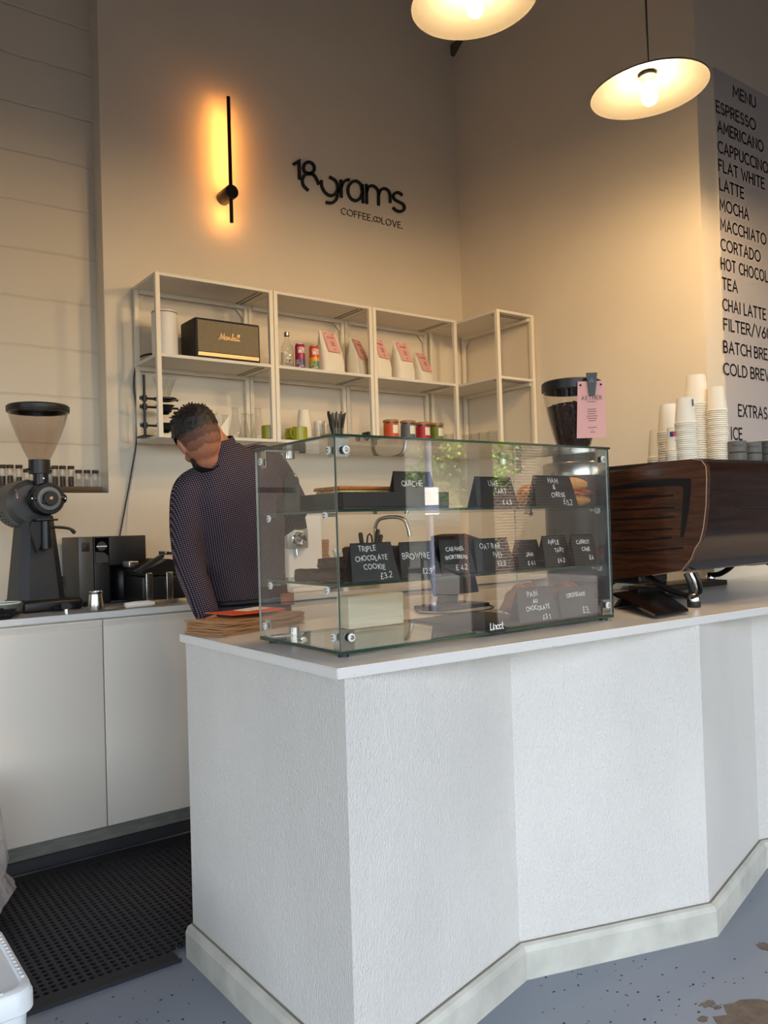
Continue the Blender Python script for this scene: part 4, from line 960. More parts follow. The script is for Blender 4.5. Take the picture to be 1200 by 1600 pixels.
def mug(label, px, Y, rz):
    t = thing('mug', label, 'mug', (X(px, Y), Y, ZL), rz, 'lime green mugs on the bottom shelf')
    MB().lathe([(0, 0.003), (0.035, 0.003), (0.040, 0.008), (0.040, 0.072), (0.0375, 0.075), (0.036, 0.072), (0.036, 0.008), (0, 0.008)], n=36).build('body', LIME, t)
    MB().tube([(0.038, 0, 0.062), (0.055, 0, 0.060), (0.062, 0, 0.045), (0.056, 0, 0.025), (0.038, 0, 0.018)], 0.0045, 10).build('handle', LIME, t)
mug('lime green mug left of the shelf post', 420, 3.66, radians(20)); mug('lime green mug with its handle facing left, right of the shelf post', 457, 3.72, radians(200)); mug('lime green mug in front of the white cup stack', 467, 3.655, radians(190))
# paper cups
CUP = mat('white paper cup', (240, 232, 214), 0.55)
def cup_mesh(rt, rb, h):
    me = MB().lathe([(rt-0.0022, 0.0), (rt+0.0008, -0.0012), (rt+0.0018, 0.001), (rt+0.0008, 0.0035), (rt-0.001, 0.0035), (rb, h), (rb-0.003, h), (rb-0.0035, h-0.006), (0, h-0.006)], n=26)
    return me
def cup_stack(x, y, z, rt, rb, h, n, pitch, group, lb, lbtop, marks=None):
    """n cups nested upside down; each one an object"""
    first = None
    for k in range(n):
        if first is None:
            o = cup_mesh(rt, rb, h).build('paper_cup', CUP); first = o
        else: o = first.copy(); COL.objects.link(o)
        o.location = (x+0.0006*sin(k*1.7), y, z+0.0016+k*pitch)
        tag(o, lbtop if k == n-1 else lb, 'paper cup', group)
    return o
cup_stack(X(476, 3.72), 3.73, ZL, 0.041, 0.028, 0.095, 14, 0.0062, 'white cups nested on the wall shelf', 'white paper cup nested upside down in the stack behind the green mugs', 'white paper cup topping the stack behind the green mugs on the shelf')
for i, (px, Y, h, lb) in enumerate(((498, 3.71, 0.12, 'tall clear tumbler right of the white cup stack'), (507, 3.75, 0.115, 'tall clear tumbler left of the black straws'))):
    t = thing('tumbler', lb, 'glass', (X(px, Y), Y, ZL)); MB().lathe([(0, 0.003), (0.026, 0.003), (0.028, 0.006), (0.031, h), (0.0295, h), (0.027, 0.012), (0, 0.012)], n=28).build('body', JAR, t)
t = thing('straw_holder', 'clear cup holding black straws on the bottom shelf', 'straw holder', (X(525, 3.70), 3.70, ZL))
MB().lathe([(0, 0.002), (0.03, 0.002), (0.036, 0.085), (0.0345, 0.085), (0.029, 0.004)], n=28).build('body', JAR, t)
r = random.Random(4); hx, hy = X(525, 3.70), 3.70; s0 = None
for k in range(14):
    a = 2*pi*k/14; lean = 0.028+0.012*r.random()
    p = Vector((hx+0.016*cos(a), hy+0.016*sin(a), ZL+0.004)); q = Vector((hx+(0.02+lean)*cos(a)*1.05, hy+lean*sin(a)*0.8, ZL+0.165+0.012*r.random()))
    o = MB().rod((0, 0, 0), q-p, 0.0042, 8).build('straw', BLACK); o.location = p
    tag(o, 'black drinking straw standing in the clear holder', 'straw', 'black straws in the clear holder')
t = thing('sieve', 'round wire sieve leaning on a white dish above the glass case corner', 'sieve', (X(514, 3.63), 3.64, ZL+0.004))
MB().lathe([(0, 0.0), (0.02, 0.004), (0.034, 0.016), (0.041, 0.036)], n=28).build('bowl', glass('wire mesh', (0.72, 0.68, 0.6), 1.5, 0.3), t)
MB().tube([(0.041*cos(a), 0.041*sin(a), 0.036) for a in [2*pi*k/28 for k in range(29)]], 0.002, 8).build('rim', STEEL, t)
MB().rod((0.041, 0, 0.036), (0.12, -0.01, 0.04), 0.003).build('handle', STEEL, t)
tag(MB().lathe([(0, 0.003), (0.03, 0.003), (0.062, 0.02), (0.064, 0.022), (0.06, 0.022), (0.03, 0.006), (0, 0.006)], (X(490, 3.645), 3.65, ZL), 32).build('dish', WHITE), 'shallow white dish left of the wire sieve', 'dish')
t = thing('scale', 'small black weighing scale with a black box on it left of the coloured tins', 'scale', (X(572, 3.69), 3.70, ZL))
MB().rbox((-0.05, -0.05, 0), (0.045, 0.05, 0.014), 0.003).build('base', BLACK, t); MB().rbox((-0.005, -0.03, 0.0145), (0.04, 0.03, 0.075), 0.003).build('box', MATTE, t); MB().prism([(-0.035, -0.03, 0.0145), (-0.03, -0.03, 0.055), (-0.005, -0.03, 0.03), (-0.005, -0.03, 0.0145)], (0, 0.05, 0)).build('wedge', BLACK, t, smooth=False)
def tin(label, px, col, h, Y=3.68):
    t = thing('tea_jar', label, 'jar', (X(px, Y), Y, ZL), 0, 'glass jars with coloured bands on the bottom shelf')
    R = 0.0415
    MB().lathe([(0, 0.002), (R-0.002, 0.002), (R, 0.005), (R, h-0.012)], n=36).build('glass', JAR, t)
    MB().lathe([(0, 0.006), (R-0.003, 0.006), (R-0.003, 0.024), (0, 0.024)], n=30).build('tea_leaves', BEAN, t)
    MB().lathe([(R+0.0006, 0.03), (R+0.0006, h-0.020)], n=36).build('band', mat('band '+label[:12], col, 0.5), t)
    MB().lathe([(0, h-0.012), (R+0.003, h-0.012), (R+0.003, h), (R, h+0.002), (0, h+0.002)], n=36).build('lid', PALEWOODB, t)
    curved(R+0.0012, -112, -58, h*0.48, h*0.80, 'paper_label', PAPER, t); 
    return t
PALEWOODB = wood('bamboo lid', (150, 104, 62), (190, 140, 90), 8, (10, 1, 1), 0.5, 0)
tin('jar with an orange band and wooden lid beside the shelf post', 610, (206, 84, 34), 0.145); tin('jar with a slate grey band and wooden lid', 636.5, (96, 104, 110), 0.147); tin('jar with a crimson band and wooden lid', 660, (178, 36, 52), 0.144, 3.69); tin('jar with an olive green band and wooden lid', 680.5, (104, 124, 40), 0.146, 3.70)
def tumbler(label, x, y):
    t = thing('tumbler', label, 'glass', (x, y, ZL), 0, 'clear tumblers stacked on the bottom shelf')
    MB().lathe([(0, 0.003), (0.024, 0.003), (0.026, 0.006), (0.030, 0.045), (0.0285, 0.045), (0.025, 0.010), (0, 0.010)], n=26).build('body', JAR, t)
    MB().lathe([(0.0255, 0.0455), (0.027, 0.048), (0.0305, 0.09), (0.029, 0.09), (0.026, 0.052), (0, 0.052)], n=26).build('rim', JAR, t)
    return t
tumbler('clear stacked tumblers just right of the olive banded jar', X(700, 3.70), 3.70)
for i, px in enumerate((729, 742, 755, 770)):
    tumbler('clear stacked tumblers on the right-hand wall unit, ' + ('deepest in the corner', 'second from the corner', 'third from the corner', 'nearest the corner post')[i], AX(px, 680, 3.36).x, AX(px, 680, 3.36).y)

# ------------------------------------------------------------------ cables down the wall
pts = [AY(a, b_, YB-0.012) for a, b_ in ((244, 552), (222, 556), (213, 568), (209, 600), (213, 640), (213, 690), (205, 740), (196, 790), (187, 838))]
def cord(pp, rad, m, nm, lb):
    P = [Vector(p) for p in pp]; out = []
    for i in range(len(P)-1):
        p0, p1, p2, p3 = P[max(i-1, 0)], P[i], P[i+1], P[min(i+2, len(P)-1)]
        for k in range(6):
            q = k/6; out.append(0.5*((2*p1)+(p2-p0)*q+(2*p0-5*p1+4*p2-p3)*q*q+(3*p1-p0-3*p2+p3)*q**3))
    out.append(P[-1]); return tag(MB().tube(out, rad, 8).build(nm, m), lb, 'cable')
cord(pts, 0.0038, BLACK, 'hanging_cable', 'black power cord hanging from the shelf end down to the black brewer')
pts = [AY(a, b_, YB-0.008) for a, b_ in ((250, 549), (238, 552), (228, 562), (222, 590), (216, 625), (210, 650), (212, 700), (209, 740), (201, 790), (199, 832))]
cord(pts, 0.0022, WHITE, 'hanging_cable', 'thin white cord hanging beside the black cord on the wall')

# ------------------------------------------------------------------ left end of the back worktop
WT = 0.95
gx, gy = 0.862, 3.58
gr = thing('coffee_grinder', 'tall black shop grinder with an empty smoky hopper at the left of the back worktop', 'coffee grinder', (gx, gy, WT+0.0005), radians(5))
MB().rbox((-0.11, -0.15, 0.0), (0.125, 0.10, 0.045), 0.012).build('base', BLACK, gr)
mb = MB(); b0, t0 = [(-.10, -.085), (.088, -.085), (.088, .085), (-.10, .085)], [(-.068, -.055), (.054, -.055), (.054, .065), (-.068, .065)]
def cham(p, c):
    (x0, y0), (x1, _), (_, y1) = p[0], p[1], p[2]
    return [(x0+c, y0), (x1-c, y0), (x1, y0+c), (x1, y1), (x0, y1), (x0, y0+c)]
B_, T_ = cham(b0, 0.035), cham(t0, 0.025); n = 6
mb.add([(x, y, 0.045) for x, y in B_]+[(x, y, 0.385) for x, y in T_], [tuple(range(n))[::-1], tuple(range(n, 2*n))]+[(k, (k+1) % n, n+(k+1) % n, n+k) for k in range(n)])
mb.build('pedestal', MATTE, gr, smooth=False)
mo = MB().lathe([(0.0, -0.045), (0.075, -0.045), (0.095, -0.03), (0.098, 0.02), (0.098, 0.12), (0.085, 0.135), (0, 0.135)], (-0.035, 0.0, 0.435), 48, 0, 'Y').build('motor_housing', mat('charcoal enamel', (64, 62, 60), 0.45), gr)
mb = MB()
for k in range(9):
    for q in (0, 1): a = radians(200+k*9); mb.box((-0.035+0.0985*cos(a)-0.002, 0.03+q*0.04, 0.435+0.0985*sin(a)-0.004), (-0.035+0.0985*cos(a)+0.002, 0.045+q*0.04, 0.435+0.0985*sin(a)+0.004))
o = mb.build('vent', BLACK, mo, smooth=False); o['kind'] = 'stuff'
MB().prism([(-0.108, -0.028, 0.455), (-0.088, -0.047, 0.455), (-0.094, -0.040, 0.492)], (0, -0.003, 0)).build('warning_label', mat('pink label', (214, 150, 140), 0.6), mo, smooth=False)
hd = MB().lathe([(0, 0.0), (0.062, 0.0), (0.066, 0.008), (0.066, 0.07), (0, 0.07)], (0.012, -0.11, 0.452), 44, 0, 'Y')
hd.rbox((-0.064, -0.112, 0.43), (0.09, -0.05, 0.475), 0.02).build('grinding_head', SATIN, gr)
MB().lathe([(0.024, -0.002), (0.046, -0.002), (0.048, 0.001), (0.048, 0.006), (0.024, 0.006)], (0.012, -0.114, 0.452), 44, 0, 'Y').build('dial_ring', mat('mid grey dial', (104, 104, 102), 0.5), gr)
mb = MB()
for k in range(20):
    a = radians(-100-k*13); mb.box((0.012+0.041*cos(a)-0.0008, -0.1175, 0.452+0.041*sin(a)-0.0018), (0.012+0.041*cos(a)+0.0008, -0.116, 0.452+0.041*sin(a)+0.0018))
mb.build('dial_mark', CHALK, gr, smooth=False).__setitem__('kind', 'stuff')
kn = MB().lathe([(0, 0.0), (0.027, 0.0), (0.029, 0.004), (0.029, 0.02), (0, 0.02)], (0.012, -0.136, 0.452), 36, 0, 'Y').rbox((-0.020, -0.130, 0.43), (-0.004, -0.118, 0.444), 0.003).build('dial_knob', BLACK, gr)
MB().lathe([(0, -0.004), (0.006, -0.003), (0.009, 0.001), (0.009, 0.004)], (0.012, -0.139, 0.452), 20, 0, 'Y').build('screw', BRASS, kn)
for x in (-0.053, 0.078): MB().lathe([(0, -0.003), (0.0045, -0.002), (0.005, 0.003)], (x, -0.1125, 0.452), 14, 0, 'Y').build('screw', CHROME, gr)
MB().cyl((0.002, -0.05, 0.51), 0.030, 0, 0.05, 32).build('neck', SATIN, gr)
MB().lathe([(0, -0.003), (0.005, -0.002), (0.0055, 0.003)], (0.004, -0.0805, 0.535), 14, 0, 'Y').build('screw', CHROME, gr)
cl = MB().lathe([(0.03, 0.555), (0.041, 0.555), (0.0415, 0.565), (0.0415, 0.612), (0, 0.612)], (-0.003, -0.05, 0), 36)
cl.rod((0.03, -0.05, 0.58), (0.055, -0.05, 0.582), 0.004).rod((-0.035, -0.05, 0.575), (-0.058, -0.05, 0.572), 0.004).build('collar', BLACK, gr)
HOPG = glass('smoky hopper', (0.78, 0.72, 0.68), 1.45, 0.35, 0.08)
MB().lathe([(0.040, 0.612), (0.060, 0.65), (0.085, 0.71), (0.103, 0.76), (0.114, 0.80), (0.118, 0.825)], (-0.003, -0.05, 0), 48).build('hopper', HOPG, gr)
MB().lathe([(0.105, 0.806), (0.1195, 0.806), (0.1215, 0.812), (0.1215, 0.828), (0.115, 0.834), (0, 0.834), (0, 0.826), (0.105, 0.82), (0.105, 0.806)], (-0.003, -0.05, 0), 48).build('hopper_lid', BLACK, gr)
MB().lathe([(0.0, 0.36), (0.0, 0.36), (0.020, 0.36), (0.021, 0.30), (0.021, 0.25), (0.0, 0.25)], (0.0, -0.10, 0), 24).build('spout', SATIN, gr)
MB().rbox((-0.04, -0.115, 0.362), (0.045, -0.06, 0.37), 0.002).build('spout_plate', BLACK, gr)
MB().prism([(-0.055, -0.075, 0.36), (-0.02, -0.075, 0.36), (-0.02, -0.075, 0.27), (-0.035, -0.075, 0.235), (-0.06, -0.075, 0.33)], (0, -0.025, 0)).build('bag_clamp', BLACK, gr, smooth=False)
MB().tube(smooth2([(0.015, -0.10, 0.337), (0.05, -0.105, 0.335), (0.085, -0.11, 0.330), (0.10, -0.112, 0.322), (0.112, -0.113, 0.308)]), [0.006]*18+[0.008]*6+[0.004], 10).build('lever', BLACK, gr)
# socket outlets
def socket(label, px, w_, plugm):
    a = AY(px, 889, YB); t = thing('wall_socket', label, 'socket', (a.x, YB, a.z-0.085), 0)
    MB().rbox((0, -0.009, 0), (w_, -0.0005, 0.086), 0.003).build('plate', WHITE, t); MB().rbox((0.012, -0.012, 0.062), (0.026, -0.009, 0.076), 0.001).build('switch', WHITE, t)
    return a, t
a, t = socket('white wall socket right of the grinder, with a black plug in it', 82, 0.086, BLACK)
pg = thing('plug', 'black mains plug in the socket right of the grinder', 'plug', (a.x+0.047, YB-0.0125, a.z-0.058))
MB().rbox((-0.022, -0.032, -0.022), (0.022, 0.0, 0.024), 0.009).build('body', BLACK, pg); MB().tube(smooth2([(0, -0.018, -0.02), (0, -0.02, -0.05), (-0.004, -0.03, -0.075), (-0.03, -0.07, -0.088)]), 0.005, 8).build('cord', BLACK, pg)
a, t = socket('white wall socket beside the black brewer, with a white plug in it', 112, 0.086, WHITE)
pg = thing('plug', 'white mains plug in the socket beside the black brewer', 'plug', (a.x+0.05, YB-0.0125, a.z-0.06))
MB().rbox((-0.02, -0.03, -0.025), (0.02, 0.0, 0.025), 0.006).build('body', WHITE, pg); MB().tube(smooth2([(0, -0.015, -0.025), (-0.004, -0.02, -0.055), (-0.02, -0.03, -0.085)]), 0.0035, 8).build('cord', WHITE, pg)
# batch brewer
bx0, bx1, by = AY(122, 839, 3.60).x, AY(227, 839, 3.60).x, 3.60; bw = bx1-bx0
t = thing('batch_brewer', 'black box shaped coffee brewer with a dark flask in its bay on the back worktop', 'coffee brewer', (bx0, by, WT+0.0005))
H_ = 0.292; s1, s2 = bw*0.215, bw*0.44
MB().rbox((0, 0.0, 0.0), (s1, 0.25, H_), 0.003).build('side_column', mat('grey steel skin', (84, 82, 78), 0.4, metal=0.4), t)
sw_ = MB().rbox((0.014, -0.003, H_-0.062), (0.047, 0.0, H_-0.024), 0.002).build('switch_frame', MATTE, t); MB().rbox((0.019, -0.006, H_-0.055), (0.041, -0.003, H_-0.031), 0.002).build('rocker', BLACK, sw_)
MB().rbox((s1+0.001, -0.004, 0.0), (s2, 0.25, H_), 0.003).build('front_column', BLACK, t)
mb = MB().box((s1+0.004, -0.0052, 0.175), (s2-0.002, -0.0042, H_-0.005)); mb.build('control_panel', mat('gloss black panel', (10, 10, 12), 0.08), t, smooth=False)
MB().lathe([(0, -0.0005), (0.020, -0.0005), (0.020, 0.001)], (s1+0.034, -0.0056, H_-0.042), 28, 0, 'Y').build('badge', GREYM, t)
MB().box((s1+0.012, -0.0072, H_-0.045), (s1+0.056, -0.0064, H_-0.0405)).build('badge_stripe', CHALK, t, smooth=False)
MB().prism([(s1+0.006, -0.0056, 0.178), (s2-0.004, -0.0056, 0.178), (s2-0.004, -0.0056, 0.205), (s1+0.045, -0.0056, 0.222), (s1+0.006, -0.0056, 0.226)], (0, -0.0008, 0)).build('silver_wave', GREYM, t, smooth=False)
MB().rbox((s2+0.001, -0.004, 0.165), (bw, 0.25, H_), 0.003).build('tank', BLACK, t)
MB().rbox((s2+0.001, 0.15, 0.0), (bw, 0.25, 0.164), 0.003).build('bay_back', BLACK, t); MB().rbox((s2+0.001, -0.01, 0.0), (bw, 0.149, 0.012), 0.003).build('bay_floor', MATTE, t)
fl = thing('server_flask', 'dark cylindrical coffee flask standing in the bay of the black brewer', 'flask', (bx0+(s2+bw)/2, by+0.07, WT+0.0128))
MB().lathe([(0, 0), (0.045, 0), (0.047, 0.004), (0.047, 0.12), (0.04, 0.132), (0.034, 0.14), (0, 0.14)], n=36).build('body', mat('black steel flask', (34, 34, 36), 0.35, metal=0.6), fl)
MB().tube(smooth2([(0.044, 0, 0.11), (0.062, -0.006, 0.11), (0.064, -0.006, 0.06), (0.045, 0, 0.03)]), 0.005, 8).build('handle', BLACK, fl)
# small things in front
t = thing('steel_cup', 'small brushed steel cup standing near the edge of the back worktop', 'cup', (AY(150, 955, 3.285).x, 3.285, WT+0.0003))
MB().lathe([(0, 0.0), (0.031, 0.0), (0.0325, 0.003), (0.0315, 0.03), (0.027, 0.068), (0.029, 0.071), (0.029, 0.078), (0.027, 0.078), (0.0265, 0.068), (0.028, 0.01), (0, 0.008)], n=40).build('body', STEEL, t)
t = thing('bowl', 'small grey-green bowl with a pale rim at the left edge of the back worktop', 'bowl', (AY(5, 960, 3.36).x, 3.36, WT+0.0003))
MB().lathe([(0, 0.0), (0.048, 0.0), (0.058, 0.006), (0.064, 0.03), (0.064, 0.051)], n=40).lathe([(0.061, 0.051), (0.055, 0.012), (0, 0.01)], n=40).build('body', mat('grey green glaze', (92, 98, 88), 0.35), t); MB().lathe([(0.064, 0.051), (0.0645, 0.055), (0.060, 0.055), (0.061, 0.051)], n=40).build('rim', PAPER, t)
o = MB().blob((0, 0, 0.02), (0.09, 0.05, 0.022), amp=0.5, freq=10, sub=4, seed=5).build('cloth', CLOTHB); o.location = (AY(-18, 965, 3.27).x, 3.29, WT+0.001); tag(o, 'crumpled black cloth at the left edge of the back worktop', 'cloth')
t = thing('brush', 'black bristle brush lying between the grinder and the steel cup', 'brush', (AY(122, 946, 3.42).x, 3.42, WT+0.001), radians(8))
MB().tube([(-0.10, 0, 0.012), (-0.02, 0, 0.013)], 0.009, 10).build('handle', BLACK, t)
mb = MB(); r = random.Random(9)
for k in range(60): a = Vector((0.0+r.random()*0.09, (r.random()-.5)*0.02, 0.008+r.random()*0.008)); mb.rod(a, a+Vector((0.012*(r.random()-.2), (r.random()-.5)*0.05, 0.02*r.random()+0.003)), 0.0022, 5)
b_ = mb.build('bristles', BLACK, t); b_['kind'] = 'stuff'
t = thing('tamper', 'small dark metal tamper with a shiny foot in front of the grinder', 'tamper', (AY(104, 947, 3.38).x, 3.38, WT+0.0005))
MB().lathe([(0, 0), (0.014, 0), (0.014, 0.010), (0, 0.010)], n=24).build('foot', CHROME, t); MB().prism([(-0.02, -0.008, 0.0105), (0.014, -0.008, 0.0105), (0.02, -0.008, 0.02), (0.006, -0.008, 0.038), (-0.022, -0.008, 0.036)], (0, 0.016, 0)).build('handle', BLACK, t, smooth=False)
t = thing('tongs', 'white handled tool lying on the back worktop in front of the brewer', 'tool', (AY(196, 947, 3.285).x, 3.285, WT+0.0005), radians(2))
MB().rbox((-0.085, -0.004, 0.004), (0.0, 0.004, 0.008), 0.0015).rbox((-0.085, 0.008, 0.004), (0.0, 0.016, 0.008), 0.0015).build('arms', STEEL, t)
MB().tube([(0.0, 0.005, 0.012), (0.04, 0.005, 0.014), (0.10, 0.004, 0.014), (0.122, 0.003, 0.012)], [0.0115, 0.0125, 0.012, 0.008], 14).build('handle', WHITE, t)
# contact grill
g0 = AY(224, 938, 3.33); t = thing('contact_grill', 'black contact grill with steel legs and a tilted lid, half behind the man', 'grill', (g0.x, 3.335, WT+0.0005))
MB().rbox((0.0, 0.0, 0.02), (0.24, 0.235, 0.12), 0.006).build('body', BLACK, t)
for x in (0.012, 0.10): MB().rbox((x, -0.012, 0.0), (x+0.028, -0.001, 0.135), 0.002).build('leg', STEEL, t)
MB().rbox((0.20, 0.2, 0.0), (0.24, 0.25, 0.02), 0.003).build('leg', STEEL, t)
MB().prism([(0.0, -0.01, 0.125), (0.24, -0.01, 0.135), (0.24, -0.01, 0.165), (0.11, -0.01, 0.19), (0.0, -0.01, 0.142)], (0, 0.24, 0)).build('lid', BLACK, t, smooth=False)
MB().prism([(-0.035, -0.02, 0.145), (-0.015, -0.02, 0.135), (0.09, -0.02, 0.198), (0.085, -0.02, 0.212)], (0, 0.03, 0)).build('handle', MATTE, t, smooth=False)
MB().rbox((-0.04, 0.04, 0.16), (0.0, 0.12, 0.185), 0.003).build('hinge_block', STEEL, t); MB().rbox((0.11, 0.02, 0.206), (0.2, 0.1, 0.222), 0.003).build('top_plate', STEEL, t)

# ------------------------------------------------------------------ rack of bean tubes on the recess sill
rk = MB().rbox((-0.2, YB+0.012, SILL+0.0005), (AY(158, 765, YB+0.03).x, YB+0.075, SILL+0.030), 0.002).build('tube_rack', OAKD); tag(rk, 'long dark wooden rack of glass tubes on the sill of the wall recess', 'rack')
tube_i = 0
def bean_tube(label, px, h, fill):
    x = AY(px, 745, YB+0.042).x; t = thing('bean_tube', label, 'tube', (x, YB+0.042, SILL+0.0308), 0, 'glass bean tubes in the wooden rack')
    MB().lathe([(0, 0.001), (0.0125, 0.001), (0.0135, 0.004), (0.0135, h-0.012)], n=22).build('glass', JAR, t)
    MB().lathe([(0, h-0.015), (0.0145, h-0.015), (0.0150, h-0.010), (0.0150, h), (0, h)], n=22).build('cap', CORK, t)
    if fill: MB().lathe([(0, 0.002), (0.0115, 0.002), (0.0115, fill), (0, fill+0.002)], n=20).build('beans', BEAN, t)
for (px, h, f, lb) in ((4, .096, .045, 'tall tube of beans at the left edge of the photo'), (16, .096, .048, 'tall tube of beans, second from the left edge'), (30, .096, .042, 'tall tube of beans left of the grinder hopper neck'), (42, .078, .03, 'short tube of beans partly behind the grinder neck'), (76, .078, 0, 'short empty tube just right of the grinder neck'),
                     (86, .096, .046, 'tall tube of beans first right of the grinder'), (98, .096, .046, 'tall tube of beans, middle of three right of the grinder'), (111, .096, .046, 'tall tube of beans, last of three right of the grinder'),
                     (123, .078, 0, 'short empty capped tube beside the tall tubes'), (136, .078, 0, 'short empty capped tube, middle of the last three'), (149, .078, 0, 'short empty capped tube at the right end of the rack')):
    bean_tube(lb, px, h, f)
tag(MB().rbox((AY(160, 768, YB+0.03).x, YB+0.02, SILL+0.0005), (AY(170, 768, YB+0.03).x, YB+0.06, SILL+0.008), 0.002).build('tape_roll', mat('blue tape', (40, 74, 140), 0.5)), 'small blue block at the end of the wooden tube rack', 'block')

# ------------------------------------------------------------------ back worktop seen through the glass case
x0, x1 = 1.965, 2.18
t = thing('water_boiler', 'tall white boiler with a sloping black display and steel knob, right of the man', 'water boiler', (x0, 3.46, WT+0.0005))
MB().rbox((0.02, 0.02, 0.0), (x1-x0, 0.34, 0.395), 0.01).build('body', WHITE, t)
MB().prism([(0.005, 0.02, 0.30), (0.005, -0.012, 0.30), (0.005, 0.012, 0.385), (0.005, 0.02, 0.385)], (0.105, 0, 0)).build('display', mat('gloss black display', (16, 16, 18), 0.12), t, smooth=False)
MB().rbox((0.0, -0.008, 0.205), (0.118, 0.02, 0.298), 0.006).build('control_block', mat('silver plastic', (170, 168, 164), 0.3, metal=0.6), t)
MB().lathe([(0, -0.036), (0.024, -0.034), (0.027, -0.028), (0.028, 0.0), (0.034, 0.0), (0.035, 0.004)], (0.062, -0.009, 0.25), 36, 0, 'Y').build('knob', CHROME, t)
MB().rbox((-0.02, -0.09, 0.0), (0.17, 0.019, 0.022), 0.006).build('drip_tray', WHITE, t)
MB().tube([(0.06, 0.012, 0.205), (0.06, 0.006, 0.17)], 0.008).build('spout', STEEL, t)
sx = AY(477, 860, 3.62).x; sw_ = AY(508, 860, 3.62).x - sx; sz = WT
tag(MB().rbox((sx-0.02, 3.56, WT+0.0005), (sx+sw_+0.02, 3.76, WT+0.10), 0.004).build('storage_box', MATTE), 'dark box under the stack of brown napkins behind the glass', 'box')
for k in range(7):
    o = MB().rbox((0, 0, 0), (sw_, 0.13, 0.0195), 0.003).build('napkin_pack', KRAFT); r = random.Random(k); o.location = (sx+(r.random()-.5)*0.012, 3.58+(r.random()-.5)*0.01, WT+0.101+k*0.02)
    tag(o, 'brown napkin pack in the stack right of the white boiler' if 0 < k < 6 else ('lowest brown napkin pack in the stack right of the boiler' if k == 0 else 'topmost brown napkin pack in the stack right of the boiler'), 'napkins', 'brown napkin packs behind the glass case')
def pot(label, px, Y, h, rr, m):
    t = thing('utensil_pot', label, 'pot', (AY(px, 860, Y).x, Y, WT+0.0005))
    MB().lathe([(0, 0.002), (rr*0.85, 0.0), (rr, 0.01), (rr, h), (rr-0.003, h), (rr-0.004, 0.012), (0, 0.012)], n=30).build('body', m, t); return t.location.copy()
p = pot('steel pot of cutlery right of the brown napkins', 538, 3.58, 0.14, 0.05, STEEL)
for k in range(9):
    a = 2*pi*k/9; t = thing('fork', 'steel fork standing handle down in the cutlery pot', 'fork', (p.x+0.02*cos(a), p.y+0.02*sin(a), p.z+0.014), 0, 'forks in the cutlery pot')
    d_ = Vector((0.03*cos(a), 0.025*sin(a), 0.13)); MB().rod((0, 0, 0), d_, 0.0028, 8).build('handle', STEEL, t)
    mb = MB()
    for q in (-1, 0, 1): mb.rod(d_+Vector((q*0.005, 0, 0)), d_*1.33+Vector((q*0.006, 0, 0)), 0.0014, 6)
    mb.rod(d_+Vector((-0.007, 0, 0)), d_+Vector((0.007, 0, 0)), 0.003, 6).build('tines', STEEL, t)
p = pot('dark pot of black handled utensils in front of the tap', 577, 3.55, 0.15, 0.055, CHOC)
ut = [('spatula', 'black spatula handle leaning left in the dark pot', (-0.055, 0, 0.27), 0.012), ('whisk', 'black looped whisk handle in the dark pot', (0.0, 0.01, 0.27), 0.005), ('knife', 'black knife handle leaning right in the dark pot', (0.06, 0.0, 0.285), 0.013), ('knife', 'broad black knife handle at the right of the dark pot', (0.09, 0.01, 0.255), 0.011)]
for nm, lb, d_, rr in ut:
    mb = MB()
    if nm == 'whisk': mb.tube([Vector((p.x-0.012, p.y, p.z+0.02)), Vector((p.x-0.015, p.y, p.z+0.2)), Vector((p.x-0.008, p.y, p.z+0.25)), Vector((p.x+0.005, p.y, p.z+0.262)), Vector((p.x+0.018, p.y, p.z+0.25)), Vector((p.x+0.024, p.y, p.z+0.2)), Vector((p.x+0.015, p.y, p.z+0.02))], 0.005, 8)
    else: q = p+Vector((d_[0]*0.3, d_[1], 0.02)); e = p+Vector(d_); mb.tube([q, q.lerp(e, .6), q.lerp(e, .75), q.lerp(e, .97), e], [0.004, 0.006, rr, rr, rr*0.6], 10)
    tag(mb.build(nm, BLACK), lb, nm)
# gooseneck tap
ta = AY(588, 880, 3.66); tb = AY(638, 830, 3.50)
t = thing('tap', 'tall steel gooseneck tap at the back worktop, seen through the glass case', 'tap', (ta.x, 3.66, WT+0.0005))
dx, dy = tb.x-ta.x, -0.16
MB().tube(smooth2([(0, 0, 0), (0, 0, 0.24), (0.01*dx, 0.01*dy, 0.30), (0.12*dx, 0.12*dy, 0.335), (0.35*dx, 0.35*dy, 0.347), (0.65*dx, 0.65*dy, 0.347), (0.88*dx, 0.88*dy, 0.332), (0.98*dx, 0.98*dy, 0.295), (1.04*dx, 1.04*dy, 0.24)], 6), 0.011, 14).build('neck', STEEL, t)
MB().cyl((0, 0, 0), 0.022, 0, 0.03, 24).build('base', STEEL, t); MB().rod((0.02, 0, 0.05), (0.06, -0.02, 0.065), 0.005).cyl((0.014, 0, 0.05), 0.009, -0.01, 0.01).build('lever', STEEL, t)

